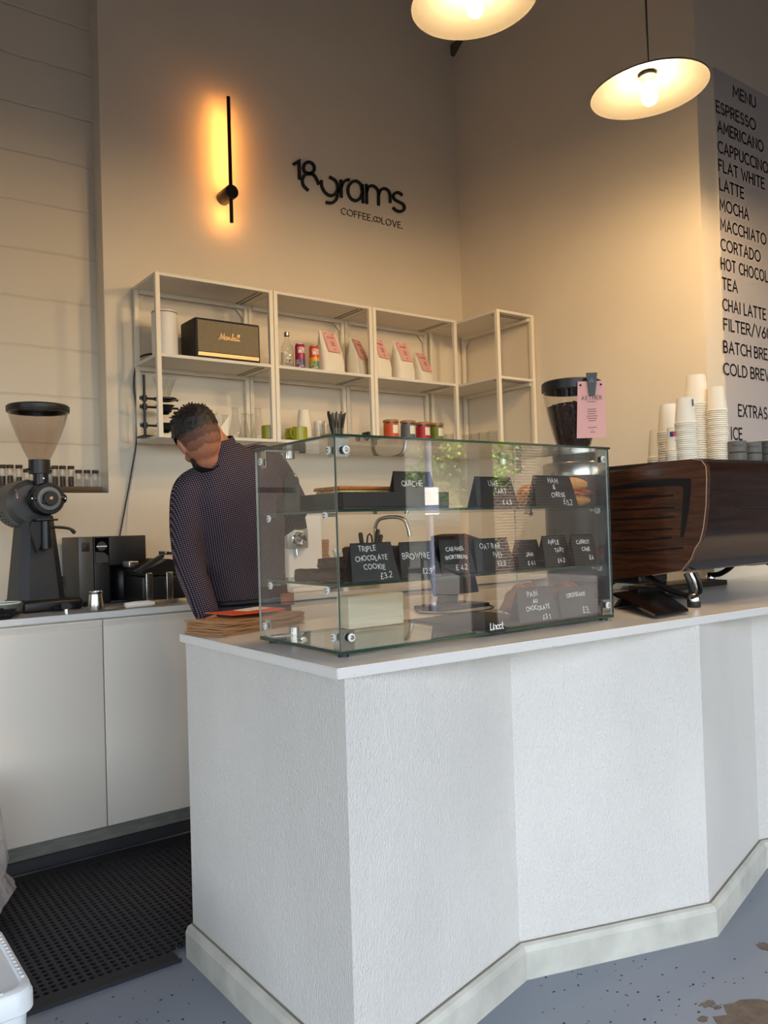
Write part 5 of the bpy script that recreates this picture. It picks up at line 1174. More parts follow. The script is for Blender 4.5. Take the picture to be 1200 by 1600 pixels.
# ------------------------------------------------------------------ grinder with beans between the case and the machine
g2 = Vector((2.325, 1.985, WT+0.0005))
t = thing('bean_grinder', 'black cylindrical grinder with a tall hopper full of coffee beans behind the glass case', 'coffee grinder', g2)
MB().lathe([(0, 0), (0.105, 0), (0.109, 0.006), (0.109, 0.455), (0, 0.455)], n=48).build('body', SATIN, t)
MB().lathe([(0.1095, 0.455), (0.112, 0.458), (0.112, 0.50), (0.108, 0.506), (0.06, 0.506)], n=48).build('steel_collar', STEEL, t)
MB().lathe([(0.06, 0.506), (0.075, 0.508), (0.078, 0.54), (0.064, 0.558), (0, 0.558)], n=40).build('neck', BLACK, t)
HOPC = glass('clear hopper plastic', (0.93, 0.91, 0.88), 1.45, 0.25)
MB().lathe([(0.058, 0.558), (0.070, 0.60), (0.086, 0.67), (0.098, 0.735), (0.104, 0.775)], n=48).build('hopper', HOPC, t)
mb = MB().lathe([(0, 0.56), (0.054, 0.56), (0.066, 0.60), (0.082, 0.67), (0.090, 0.712), (0.06, 0.722), (0, 0.724)], n=40)
o = mb.build('coffee_beans', BEAN, t); o['kind'] = 'stuff'
mb = MB(); r = random.Random(2)
for k in range(620):
    z = 0.575+0.145*r.random(); rr = 0.054+(z-0.56)*0.235; a = radians(180+200*r.random()-10)
    bm = bmesh.new(); bmesh.ops.create_icosphere(bm, subdivisions=1, radius=1)
    mt = Matrix.Translation((rr*cos(a), rr*sin(a), z)) @ Matrix.Rotation(r.random()*6, 4, Vector((r.random(), r.random(), r.random()+.01)).normalized()) @ Matrix.Diagonal((0.0058, 0.0042, 0.0034, 1))
    mb.bm(bm, 0, mt)
o = mb.build('loose_beans', BEAN, t); o['kind'] = 'stuff'
MB().lathe([(0.1045, 0.765), (0.1075, 0.768), (0.1075, 0.796), (0.100, 0.802), (0, 0.802), (0, 0.794), (0.098, 0.79), (0.1, 0.765), (0.1045, 0.765)], n=48).build('hopper_lid', BLACK, t)
# pink card clipped to it
dirv = (Vector((0, 0, 0))-Vector((g2.x, g2.y, 0))).normalized()     # faces the customer side
rzc = atan2(dirv.y, dirv.x)+pi/2 + radians(10)
cb_ = AY(922, 640, g2.y-0.098)
pc = thing('bean_card', 'pink card naming the beans, clipped to the hopper rim', 'card', (cb_.x, g2.y-0.098, WT+0.0005+0.585), rzc)
hc = 0.198; wc = 0.098; k_ = lambda z: -0.002-0.0*z
MB().prism([(-wc/2-0.006, -0.030, 0), (wc/2-0.004, -0.030, 0), (wc/2, -0.028, hc), (-wc/2+0.004, -0.028, hc)], (0, 0.001, 0)).build('card', PINK, pc, smooth=False)
mb = MB(); to3 = lambda u, v, d: (u, -0.0308+0.002*v/hc*0.9, v)
text(mb, 'AETHER', -0.034, 0.133, 0.0135, to3, 0.0016, 0.35, fit=0.068)
for q, (vv, ww) in enumerate(((.126, .030), (.100, .028), (.092, .032), (.084, .026), (.076, .036), (.068, .034), (.060, .024), (.036, .03), (.028, .004), (.020, .016))):
    u = -ww/2
    while u < ww/2: ribbon(mb, [(u, vv), (min(u+0.0026, ww/2), vv)], 0.0018, to3); u += 0.0044
mb.build('card_print', INK, pc, smooth=False)
mb = MB()
for x in (-0.036, 0.034): mb.add([(x+0.0042*cos(a), -0.0296, hc-0.013+0.0042*sin(a)) for a in [2*pi*k/12 for k in range(12)]], [tuple(range(12))])
mb.build('eyelet', INK, pc, smooth=False)
cp = MB().prism([(-0.016, -0.036, hc+0.028), (0.022, -0.036, hc+0.028), (0.012, -0.036, hc-0.052), (-0.008, -0.036, hc-0.052)], (0, 0.006, 0)).build('clip', BLACK, pc, smooth=False)
MB().prism([(-0.009, -0.037, hc-0.006), (0.013, -0.037, hc-0.006), (0.002, -0.037, hc+0.012)], (0, 0.0008, 0)).build('clip_emblem', GREYM, cp, smooth=False)

# ------------------------------------------------------------------ espresso machine
MX = 2.5
om = Vector((MX, 1.57, WT))
def sidepts(pp): return [AX(a, b_, MX) - om for a, b_ in pp]
top = AX(1100, 722, MX)
outline = [(955, 738), (1000, 729), (1050, 720), (1082, 717.5), (1096, 719), (1103, 729), (1104, 748), (1103, 790), (1099, 825), (1094, 845), (1086, 857), (1080, 873), (1065, 892), (1020, 899), (958, 905)]
op = sidepts(outline)
back_y = 0.62
k1 = AX(930, 742, MX)-om; k2 = AX(930, 907, MX)-om
op = op + [Vector((0, back_y, op[-1].z-0.005)), Vector((0, back_y+0.02, (op[0].z+op[-1].z)/2)), Vector((0, back_y, op[0].z-0.01))]
em = thing('espresso_machine', 'large espresso machine with dark walnut side and back panels on the worktop', 'espresso machine', om)
def profile_prism(poly, x0, x1, name, m, sc_=1.0):
    c = sum((Vector(p) for p in poly), Vector())/len(poly)
    return MB().prism([(x0, c.y+(p.y-c.y)*sc_, c.z+(p.z-c.z)*sc_) for p in poly], (x1-x0, 0, 0)).build(name, m, em, angle=40)
sp = profile_prism(op, 0.0, 0.022, 'side_panel', WALNUT)
edge_m = mat('pale veneer edge', (176, 156, 130), 0.4)
mb = MB(); e = [Vector((0.0, p.y, p.z)) for p in op[3:14]]
mb.tube(e, 0.0014, 6); mb.build('edge_band', edge_m, sp)
def slot_poly(pp): return [AX(900+a/3.81, 560+b_/3.81, MX) - om for a, b_ in pp]
mb = MB().prism([p + Vector((-0.0012, 0, 0)) for p in slot_poly([(150, 772), (215, 762), (390, 735), (560, 716), (685, 714), (683, 800), (668, 930), (640, 1065), (622, 1065), (634, 900), (640, 800), (637, 760), (540, 760), (390, 768), (215, 785), (150, 792)])], (0.0016, 0, 0))
mb.build('inlay', BLACK, sp, smooth=False)
for (ln) in ([(150, 842), (225, 838), (575, 816)], [(150, 908), (225, 905), (580, 887)], [(150, 966), (225, 962), (578, 944)], [(150, 1034), (225, 1030), (573, 1014)], [(150, 1090), (225, 1085), (440, 1080), (567, 1066)], [(150, 1157), (225, 1157), (400, 1150), (635, 1127)]):
    q = slot_poly(ln); mb = MB(); ribbon(mb, [(p.y, p.z) for p in q], 0.0062, lambda u, v, d: (-0.0008-d, u, v), 0.0006); mb.build('vent_slot', BLACK, sp, smooth=False)
MW = 0.98
profile_prism(op, 0.0225, MW-0.0225, 'body', WALNUTD, 0.985)
profile_prism(op, MW-0.022, MW, 'side_panel', WALNUT)
zt_ = max(p.z for p in op)
fl_ = op[7]
mb = MB().box((0.0235, op[6].y-0.0012+0.004, op[6].z-0.048), (MW-0.0235, op[6].y+0.01, op[6].z-0.0455)); mb.build('panel_seam', BLACK, em, smooth=False)
MB().prism([(0.19, op[7].y-0.002, op[7].z-0.005), (0.62, op[7].y-0.002, op[7].z-0.004), (0.62, op[7].y-0.002, op[7].z-0.012), (0.26, op[7].y-0.002, op[7].z-0.011)], (0, 0.02, 0)).build('inlay', BLACK, em, smooth=False)
MB().box((0.025, 0.05, zt_-0.012), (MW-0.025, back_y-0.03, zt_+0.002)).build('cup_tray', mat('dark steel tray', (70, 66, 62), 0.35, metal=0.8), em, smooth=False)
# legs: curved struts down to rubber-footed chrome feet
f1 = AZ(1086, 949, WT) - om
for (fx, fy, sx_, sy_) in ((f1.x, f1.y+0.004, 0.05, 0.30), (MW-0.02, f1.y+0.004, MW-0.1, 0.30), (0.09, back_y-0.06, 0.10, back_y-0.2), (MW-0.09, back_y-0.06, MW-0.1, back_y-0.2)):
    lg = MB().tube(smooth2([(sx_, sy_, 0.105), (sx_*0.7+fx*0.3, sy_*0.7+fy*0.3, 0.068), (sx_*0.35+fx*0.65, sy_*0.35+fy*0.65, 0.042), (fx, fy+0.01, 0.034)]), [0.012]*18+[0.009], 12).build('leg', SATIN, em)
    MB().lathe([(0, 0.0005), (0.021, 0.0005), (0.022, 0.003), (0.022, 0.020), (0, 0.020)], (fx, fy, 0), 28).build('rubber_foot', BLACK, lg)
    mb = MB().lathe([(0.021, 0.0205), (0.021, 0.03), (0.016, 0.041), (0.009, 0.047), (0, 0.048)], (fx, fy, 0), 28); mb.build('foot_cap', CHROME, lg)
for k in range(3):
    a = MB().tube(smooth2([(0.10+0.03*k, 0.16, 0.10), (0.11+0.03*k, 0.15, 0.06), (0.13+0.03*k, 0.17, 0.022), (0.20+0.02*k, 0.30, 0.008)]), 0.0075, 10); a.build('hose', (BLACK, STEEL, BLACK)[k], em)
MB().rbox((0.03, 0.3, 0.06), (0.2, 0.46, 0.098), 0.01).build('underside_tray', BLACK, em)

# cups on the machine
def mach(px, Y): return AY(px, 722, Y).x
MT = WT+zt_+0.0025
cup_stack(mach(1029, 1.93), 1.93, MT, 0.040, 0.029, 0.108, 5, 0.0078, 'short cup stack at the left of the machine', 'white paper cup in the lowest stack at the left of the machine top', 'white paper cup topping the lowest stack at the left of the machine')
o = cup_stack(mach(1047, 1.86), 1.86, MT, 0.0405, 0.030, 0.108, 15, 0.0085, 'left tall cup stack on the machine', 'white paper cup in the stack behind the one with a red and blue sticker', 'white paper cup topping the stack at the left of the machine, behind')
cup_stack(mach(1056, 1.74), 1.74, MT, 0.034, 0.026, 0.082, 6, 0.0075, 'stickered cup stack on the machine', 'small white paper cup in the stack under the stickered cup', 'small white paper cup with a red and blue sticker')
st_ = COL.objects[-1] if False else None
cup_stack(mach(1073.5, 1.70), 1.70, MT, 0.0375, 0.028, 0.090, 19, 0.0072, 'front middle cup stack on the machine', 'white paper cup in the front middle stack on the machine', 'white paper cup with a dark mark topping the front middle stack')
cup_stack(mach(1092, 1.80), 1.80, MT, 0.047, 0.035, 0.112, 27, 0.0086, 'tallest cup stack on the machine', 'white paper cup in the tallest stack on the machine', 'white paper cup with a pencil drawing topping the tallest stack')
cup_stack(mach(1123.5, 1.72), 1.72, MT, 0.037, 0.027, 0.090, 26, 0.0076, 'right tall cup stack on the machine', 'white paper cup in the right tall stack beside the grey cups', 'white paper cup topping the right tall stack beside the grey cups')
GREYC = mat('grey stoneware', (104, 103, 98), 0.6, var=0.06, vscale=60)
n_ = 0
for lv in (0, 1):
    for k, px in enumerate((1152.5, 1176.5, 1201)):
        c = Vector((mach(px, 1.66), 1.66, MT+lv*0.0305))
        t = thing('espresso_cup', ('lower' if lv == 0 else 'upper') + ' grey stoneware cup ' + ('next to the right tall paper cup stack', 'between two other grey cups on the machine', 'at the right edge of the photo on the machine')[k], 'cup', c, 0, 'grey stoneware cups on the machine')
        hh = 0.030 if lv == 0 else 0.043
        MB().lathe([(0, 0.001), (0.028, 0.001), (0.0315, 0.004), (0.033, hh), (0.0305, hh), (0.029, 0.006), (0, 0.006)], n=34).build('body', GREYC, t)
        if lv:
            mb = MB(); rr = 0.0334
            for s in (smooth2([(0, .2), (.1, .9), (.2, .1), (.35, .6), (.45, .1), (.6, .55), (.75, .1), (.85, .6), (1.0, .15), (1.1, .6), (1.25, .1)]),): ribbon(mb, [((a-0.6)*0.03, 0.022+b_*0.009) for a, b_ in s], 0.0011, lambda u, v, d: (rr*sin(u/rr-0.95), -rr*cos(u/rr-0.95), v))
            mb.build('script_lettering', INK, t, smooth=False)
t = thing('saucer', 'cream saucer laid on top of the grey cups at the right edge', 'saucer', (mach(1196, 1.66), 1.66, MT+0.0735+0.0006)); MB().lathe([(0, 0.0), (0.025, 0.0), (0.05, 0.006), (0.05, 0.008), (0.025, 0.003), (0, 0.003)], n=36).build('dish', PAPER, t)
# the sticker and pencil marks belong to the topmost cups
def on_cup(cupx, cupy, r, mid, z0, build): pass
for o in list(COL.objects):
    lb = o.get('label', '')
    if 'red and blue sticker' in lb and lb.startswith('small white paper cup with'):
        for (a0, a1, cm, nm) in ((-178, -156, (40, 58, 120), 'blue_sticker'), (-156, -126, (214, 54, 64), 'red_sticker')): curved(0.0318, a0, a1, 0.048, 0.066, nm, mat(nm, cm, 0.5), o)
    if 'pencil drawing' in lb:
        mb = MB(); rr = 0.0452
        for s in (smooth2([(0, 0), (.3, .5), (.5, -.1), (.7, .4)]), smooth2([(.5, .8), (1.2, 1.2), (1.8, .9), (2.6, 1.3), (3, .9), (2.6, .5), (1.5, .1)])): ribbon(mb, [((a-1.7)*0.013, 0.026+b_*0.016) for a, b_ in s], 0.001, lambda u, v, d: ((rr-v*0.1)*sin(u/rr-1.15), -(rr-v*0.1)*cos(u/rr-1.15), v))
        mb.build('drawing', INK, o, smooth=False)
    if 'with a dark mark' in lb: curved(0.0335, -100, -88, 0.058, 0.082, 'printed_mark', mat('navy print', (30, 54, 84), 0.5), o)

# flat black tablet lying in its stand beside the case
t = thing('tablet', 'black tablet lying tilted on a low stand between the glass case and the machine', 'tablet', (2.175, 1.50, WT+0.0005), radians(2))
q0, q1, q2, q3 = [AZ(a, b_, WT+0.008)-Vector((2.175, 1.50, WT+0.0005)) for a, b_ in ((1022, 964), (1077, 956), (1035, 935), (962, 946))]
q2.z += 0.035; q3.z += 0.035
MB().prism([tuple(p) for p in (q0, q1, q2, q3)], (0, 0, 0.008)).build('screen', mat('black gloss tablet', (12, 12, 14), 0.12), t, smooth=False)
MB().prism([tuple(q3*0.85+q0*0.15-Vector((0, 0, 0.004))), tuple(q2*0.85+q1*0.15-Vector((0, 0, 0.004))), tuple(Vector((q2.x, q2.y, 0.001))), tuple(Vector((q3.x, q3.y, 0.001)))], (0.0, -0.012, 0)).build('stand', BLACK, t, smooth=False)
o = MB().blob((0, 0, 0.018), (0.07, 0.045, 0.018), amp=0.5, seed=11).build('cloth', CLOTHB); pz = AZ(985, 925, WT); o.location = (2.21, 1.86, WT+0.001); tag(o, 'folded black cloth behind the tablet under the machine', 'cloth')
# things beyond the machine, seen under it
t = thing('drip_station', 'low dark drip tray with a steel grille seen under the espresso machine', 'drip tray', (3.0, 2.09, WT+0.0005))
MB().rbox((-0.16, -0.08, 0), (0.33, 0.07, 0.022), 0.003).build('tray', mat('dark bronze metal', (66, 56, 48), 0.35, metal=0.7), t)
mb = MB()
for k in range(22): mb.box((-0.15+k*0.02, -0.07, 0.0222), (-0.14+k*0.02, 0.06, 0.025))
mb.build('grille', STEEL, t, smooth=False)
t = thing('knock_box', 'dark round canister standing behind the drip tray under the machine', 'canister', (3.16, 2.262, WT+0.0005)); MB().lathe([(0, 0), (0.052, 0), (0.054, 0.003), (0.054, 0.10), (0.05, 0.104), (0, 0.104)], n=36).build('body', mat('dark bronze canister', (74, 64, 56), 0.35, metal=0.6), t)
tag(MB().rbox((2.88, 2.23, WT+0.0005), (2.97, 2.30, WT+0.12), 0.004).build('carton', PAPER), 'cream carton standing behind the drip tray under the machine', 'carton')
tag(MB().rbox((2.985, 2.24, WT+0.0005), (3.07, 2.30, WT+0.11), 0.004).build('wooden_block', wood('honey wood', (176, 122, 62), (206, 152, 86), 6, (1, 1, 10))), 'honey coloured wooden block behind the dark canister', 'block')

# ------------------------------------------------------------------ tub and bin bag in the lower left corner
t = thing('plastic_tub', 'white plastic tub with a clip-on lid standing on the grey floor, lower left corner', 'tub', (0.245, 2.045, 0.0005))
def rrect(hx, hy, r, z, n=6):
    out = []
    for (sx_, sy_, a0) in ((1, 1, 0), (-1, 1, 90), (-1, -1, 180), (1, -1, 270)):
        for k in range(n+1): a = radians(a0+90*k/n); out.append((sx_*(hx-r)+r*cos(a), sy_*(hy-r)+r*sin(a), z))
    return out
def loft(rs, name, m, par, cap=(True, True)):
    mb = MB(); n = len(rs[0]); vs = [p for r_ in rs for p in r_]
    fs = [(i*n+k, i*n+(k+1) % n, (i+1)*n+(k+1) % n, (i+1)*n+k) for i in range(len(rs)-1) for k in range(n)]
    if cap[0]: fs.append(tuple(range(n))[::-1])
    if cap[1]: fs.append(tuple((len(rs)-1)*n+k for k in range(n)))
    return mb.add(vs, fs).build(name, m, par)
TUB = mat('translucent white plastic', (222, 226, 228), 0.35)
loft([rrect(.155, .15, .03, 0), rrect(.16, .155, .03, .004), rrect(.172, .167, .035, .262)], 'body', TUB, t)
lid = loft([rrect(.180, .175, .04, .247), rrect(.183, .178, .04, .25), rrect(.183, .178, .04, .282), rrect(.179, .174, .04, .288), rrect(.178, .173, .04, .296), rrect(.172, .167, .038, .3), rrect(.163, .158, .035, .3), rrect(.160, .155, .035, .294)], 'lid', TUB, t)
mb = MB()
for k in range(13): mb.rbox((0.1645, -0.12+k*0.019, 0.2985), (0.1715, -0.109+k*0.019, 0.3025), 0.001)
for k in range(13): mb.rbox((-0.12+k*0.019, -0.1665, 0.2985), (-0.109+k*0.019, -0.1595, 0.3025), 0.001)
o = mb.build('ridge', TUB, lid); o['kind'] = 'stuff'
t = thing('rubbish_bin', 'black bin with a pale grey plastic bag spilling over it at the left edge', 'bin', (0.375, 2.95, 0.0125))
MB().lathe([(0, 0), (0.13, 0), (0.135, 0.01), (0.165, 0.42), (0.155, 0.42), (0.13, 0.02), (0, 0.02)], n=36).build('body', BLACK, t)
bm = MB(); vs = []; n = 72; rows = [(0.150, 0.40), (0.172, 0.425), (0.185, 0.40), (0.200, 0.33), (0.215, 0.26), (0.222, 0.20), (0.205, 0.14), (0.235, 0.09), (0.205, 0.05)]
for (rr, z) in rows:
    for k in range(n):
        a = 2*pi*k/n; q = rr*(1+0.08*noise.noise(Vector((cos(a)*2.2, sin(a)*2.2, z*7)))+0.04*noise.noise(Vector((cos(a)*6, sin(a)*6, z*9)))); vs.append((q*cos(a), q*sin(a), z+0.02*noise.noise(Vector((cos(a)*3, sin(a)*3, 5)))))
bm.add(vs, [(i*n+k, i*n+(k+1) % n, (i+1)*n+(k+1) % n, (i+1)*n+k) for i in range(len(rows)-1) for k in range(n)]).build('bin_bag', mat('grey plastic bag', (176, 178, 182), 0.3, bump=0.8, bscale=18, bdist=0.02), t, angle=70)

# ------------------------------------------------------------------ the barista
man = thing('person', 'man seen from behind in a dark checked shirt leaning over the back worktop', 'person', (1.43, 2.86, 0.0125))
def remeshed(mb, name, m, vox, parent, smooth_it=6):
    o = mb.build('tmp_'+name, m, None)
    o.modifiers.new('r', 'REMESH').mode = 'VOXEL'; o.modifiers['r'].voxel_size = vox
    s_ = o.modifiers.new('s', 'SMOOTH'); s_.factor = 0.5; s_.iterations = smooth_it
    dg = bpy.context.evaluated_depsgraph_get(); me = D.meshes.new_from_object(o.evaluated_get(dg))
    old = o.data; D.objects.remove(o); D.meshes.remove(old)
    me.name = name; me.materials.clear(); me.materials.append(m)
    me.polygons.foreach_set('use_smooth', [True]*len(me.polygons))
    q = D.objects.new(name, me); COL.objects.link(q)
    me.transform(Matrix.Translation(-man.location)); q.parent = parent
    return q
def rings(mb, L, n=28, sc_=1.0):
    vs = []
    for (x, y, z, a, b_, roll) in L:
        for k in range(n):
            t_ = 2*pi*k/n; ex = abs(cos(t_))**0.8*(1 if cos(t_) > 0 else -1)*a*sc_; ey = abs(sin(t_))**0.8*(1 if sin(t_) > 0 else -1)*b_*sc_
            vs.append((x+ex*cos(roll), y+ey, z+ex*sin(roll)))
    fs = [(i*n+k, i*n+(k+1) % n, (i+1)*n+(k+1) % n, (i+1)*n+k) for i in range(len(L)-1) for k in range(n)]
    fs += [tuple(range(n))[::-1], tuple((len(L)-1)*n+k for k in range(n))]
    return mb.add(vs, fs)
TORSO = [(1.44, 2.87, 0.935, .178, .122, .03), (1.437, 2.87, 1.0, .172, .12, .04), (1.425, 2.865, 1.08, .172, .12, .05), (1.405, 2.85, 1.20, .186, .128, .10), (1.385, 2.83, 1.31, .198, .132, .20), (1.365, 2.81, 1.40, .195, .128, .32), (1.345, 2.795, 1.47, .165, .108, .38), (1.325, 2.785, 1.515, .105, .085, .36), (1.308, 2.775, 1.555, .068, .068, .32)]
LARM = [Vector(p) for p in ((1.195, 2.80, 1.385), (1.180, 2.795, 1.26), (1.185, 2.79, 1.135), (1.205, 2.755, 1.03), (1.225, 2.725, 0.945))]
RARM = [Vector(p) for p in ((1.525, 2.80, 1.495), (1.615, 2.85, 1.415), (1.705, 2.93, 1.325), (1.67, 3.03, 1.25), (1.60, 3.16, 1.17))]
def bez(P, n=6): return [Vector(p) for p in smooth3(P, n)]
def smooth3(P, n=6):
    out = []
    for i in range(len(P)-1):
        p0, p1, p2, p3 = P[max(i-1, 0)], P[i], P[i+1], P[min(i+2, len(P)-1)]
        for k in range(n):
            t_ = k/n; out.append(0.5*((2*p1)+(p2-p0)*t_+(2*p0-5*p1+4*p2-p3)*t_*t_+(3*p1-p0-3*p2+p3)*t_**3))
    out.append(P[-1]); return out
def lerp_r(rs, L): # spread radii along L samples
    out = []
    for i in range(L):
        f = i/(L-1)*(len(rs)-1); k = min(int(f), len(rs)-2); out.append(rs[k]+(rs[k+1]-rs[k])*(f-k))
    return out
def arm(mb, P, rs):
    q = smooth3(P, 6); return mb.tube(q, lerp_r(rs, len(q)), 18)
shirt = rings(MB(), TORSO); arm(shirt, [Vector((1.30, 2.80, 1.455)), Vector((1.235, 2.80, 1.425))]+LARM, [.055, .064, .066, .061, .054, .050, .043]); arm(shirt, [Vector((1.40, 2.79, 1.50)), Vector((1.47, 2.79, 1.515))]+RARM, [.05, .060, .066, .062, .054, .047, .040])
remeshed(shirt, 'shirt', SHIRT, 0.011, man, 5)
# body
HM = Matrix.Translation((1.222, 2.758, 1.582)) @ Matrix.Rotation(radians(-20), 4, 'Y') @ Matrix.Rotation(radians(-8), 4, 'Z') @ Matrix.Rotation(radians(-30), 4, 'X')
def head_parts(mb):
    def el(c, r_):
        bm = bmesh.new(); bmesh.ops.create_icosphere(bm, subdivisions=3, radius=1); mb.bm(bm, 0, HM @ Matrix.Translation(c) @ Matrix.Diagonal((*r_, 1)))
    el((0, -0.012, 0.025), (.074, .092, .085)); el((0, 0.0, -0.015), (.068, .078, .075)); el((0, 0.035, -0.065), (.052, .05, .05)); el((0, 0.05, -0.09), (.032, .034, .026))
    el((0, 0.088, -0.02), (.012, .018, .016)); el((0, 0.078, 0.0), (.008, .012, .028)); el((0, 0.07, 0.018), (.05, .018, .012)); el((0, 0.076, -0.055), (.024, .012, .009))
    for s in (-1, 1):
        el((s*0.076, -0.008, -0.012), (.007, .018, .031)); el((s*0.081, -0.014, 0.0), (.005, .012, .018)); el((s*0.03, 0.068, 0.0), (.013, .01, .008)); el((s*0.045, 0.05, -0.03), (.022, .022, .02))
    return mb
def hand(mb, w_, d_, side_):
    """palm, four fingers and a thumb from wrist w_ along d_"""
    d_ = d_.normalized(); s_ = d_.cross(Vector((0, 1, 0.2))).normalized()*side_; nn = d_.cross(s_)
    mb.tube([w_, w_+d_*0.03, w_+d_*0.085], [.027, .030, .026], 12)
    for i, (o_, ln) in enumerate(((-.030, .068), (-.010, .078), (.010, .074), (.029, .058))):
        b0_ = w_+d_*0.08+s_*o_; mb.tube([b0_-d_*0.03, b0_, b0_+d_*ln*0.45+nn*0.004, b0_+d_*ln*0.8+nn*0.016, b0_+d_*ln+nn*0.028], [.010, .0098, .009, .0083, .006], 8)
    tb_ = w_+d_*0.02+s_*-.024; mb.tube([tb_, tb_+d_*0.025-s_*0.022, tb_+d_*0.05-s_*0.030+nn*0.006, tb_+d_*0.07-s_*0.028+nn*0.014], [.014, .012, .0105, .007], 8)
    return mb
body = head_parts(MB()); rings(body, TORSO, 28, 0.86)
arm(body, LARM, [.05, .047, .042, .037, .028]); arm(body, RARM, [.05, .047, .042, .036, .027])
body.tube([(1.318, 2.785, 1.50), (1.285, 2.775, 1.555), (1.25, 2.768, 1.59)], [.068, .064, .06], 20)
hand(body, LARM[-1], Vector((0.03, -0.06, -0.09)), 1); hand(body, RARM[-1], Vector((-0.06, 0.09, -0.06)), -1)
PEL = [(1.43, 2.865, 0.96, .15, .105, 0)]
for (hx_, kx, fx) in ((1.36, 1.345, 1.34), (1.52, 1.53, 1.54)):
    body.tube([(hx_, 2.87, 0.92), (kx, 2.85, 0.52), (fx, 2.88, 0.09)], [.075, .052, .038], 16)
    body.tube([(fx, 2.86, 0.06), (fx-0.005, 2.96, 0.045), (fx-0.01, 3.06, 0.038)], [.036, .036, .028], 12)
remeshed(body, 'body', SKIN, 0.0062, man, 4)
legs = rings(MB(), [(1.44, 2.87, 1.0, .176, .124, .03), (1.44, 2.87, 0.93, .182, .132, 0), (1.44, 2.87, 0.84, .18, .135, 0), (1.44, 2.865, 0.78, .165, .12, 0)])
for (hx_, kx, fx) in ((1.352, 1.342, 1.34), (1.528, 1.535, 1.54)): legs.tube([(hx_, 2.87, 0.86), (hx_, 2.865, 0.74), (kx, 2.85, 0.50), (fx, 2.875, 0.11)], [.092, .092, .070, .062], 20)
tr = remeshed(legs, 'trousers', JEANS, 0.012, man, 5)
mw = man.location
for fx in (1.34, 1.54):
    sb = MB().tube([(fx, 2.80, 0.058), (fx, 2.88, 0.066), (fx-0.004, 2.98, 0.056), (fx-0.008, 3.07, 0.047), (fx-0.01, 3.105, 0.042)], [.036, .046, .048, .044, .028], 18)
    sb.v = [(x, y, max(z, 0.0135)) for x, y, z in sb.v]
    sb.v = [(x-mw.x, y-mw.y, z-mw.z) for x, y, z in sb.v]; sb.build('shoe', BLACK, man, angle=60)
MB().tube([Vector((1.44+.184*cos(a), 2.87+.131*sin(a), 0.985+.03*cos(a)*.18))-mw for a in [2*pi*k/40 for k in range(41)]], 0.012, 8).build('belt', BLACK, man)
pa_ = AY(450, 936, 2.738)
MB().rbox((pa_.x-mw.x-0.035, 2.728-mw.y, pa_.z-mw.z-0.022), (pa_.x-mw.x+0.022, 2.736-mw.y, pa_.z-mw.z+0.022), 0.003).build('leather_patch', LEATHER, man)
# collar
cc = Vector((1.300, 2.776, 1.548)); cn = Vector((-0.32, -0.10, 0.94)).normalized(); cx_ = cn.cross(Vector((0, 1, 0))).normalized()*-1; cy_ = cn.cross(cx_)
mb = MB(); vs = []; n = 36
for (rr, hz) in ((.074, -.014), (.071, .018), (.067, .034), (.064, .034), (.064, -.01)):
    for k in range(n): a = 2*pi*k/n; vs.append(cc + cx_*rr*cos(a) + cy_*rr*sin(a) + cn*hz - mw)
mb.add(vs, [(i*n+k, i*n+(k+1) % n, (i+1)*n+(k+1) % n, (i+1)*n+k) for i in range(4) for k in range(n)]).build('collar', SHIRT, man)
pb_ = AY(335, 699.5, 2.700); MB().rbox((pb_.x-mw.x-0.009, 2.694-mw.y, pb_.z-mw.z-0.003), (pb_.x-mw.x+0.009, 2.703-mw.y, pb_.z-mw.z+0.003), 0.002).build('collar_tag', WHITE, man)
# hair, cropped back of the head, beard
def shell(name, m, c, r_, keep, amp, sub=5, spikes=0, seed=1):
    bm = bmesh.new(); bmesh.ops.create_icosphere(bm, subdivisions=sub, radius=1)
    for v in bm.verts:
        d0 = v.co.copy(); k = 1+amp*noise.noise(d0*6+Vector((seed, 0, 0)))+amp*0.7*noise.noise(d0*17)
        v.co = Vector((d0.x*r_[0]*k+c[0], d0.y*r_[1]*k+c[1], d0.z*r_[2]*k+c[2]))
    bmesh.ops.delete(bm, geom=[v for v in bm.verts if not keep(v.co)], context='VERTS')
    mb = MB().bm(bm)
    if spikes:
        r = random.Random(seed)
        for k in range(spikes):
            d0 = Vector((r.uniform(-1, 1), r.uniform(-1, .9), r.uniform(0.25, 1))).normalized(); p = Vector((d0.x*r_[0]+c[0], d0.y*r_[1]+c[1], d0.z*r_[2]+c[2]))*0.99
            tip = p + d0*r.uniform(.003, .011)*(0.5+d0.z) + Vector((r.uniform(-.008, .008), r.uniform(0, .012), 0)); mb.tube([p-d0*0.004, p.lerp(tip, .6), tip], [.0042, .0026, .0005], 5)
    mb.v = [tuple((HM @ Vector(p)) - mw) for p in mb.v]
    return mb.build(name, m, man, angle=80)
shell('hair', HAIR, (0, -0.010, 0.033), (.083, .101, .091), lambda p: p.z > 0.024+0.42*min(0, p.y+0.02)-0.02*(p.y > 0.06) + 0.010*noise.noise(p*60), 0.035, 5, 230)
FADE2 = mat('shorter cropped hair', (98, 66, 50), 0.7, var=0.15, vscale=120)
FADE3 = mat('stubble on skin', (138, 92, 70), 0.6, var=0.1, vscale=90)
cs = shell('cropped_sides', FADE, (0, -0.010, 0.016), (.0772, .0955, .096), lambda p: p.z > -0.062+0.010*noise.noise(p*70)+max(0, p.y+0.02)*0.5 and p.y < 0.045 and abs(p.x) < .082, 0.012)
cs.data.materials.append(FADE2); cs.data.materials.append(FADE3)
hi = HM.inverted()
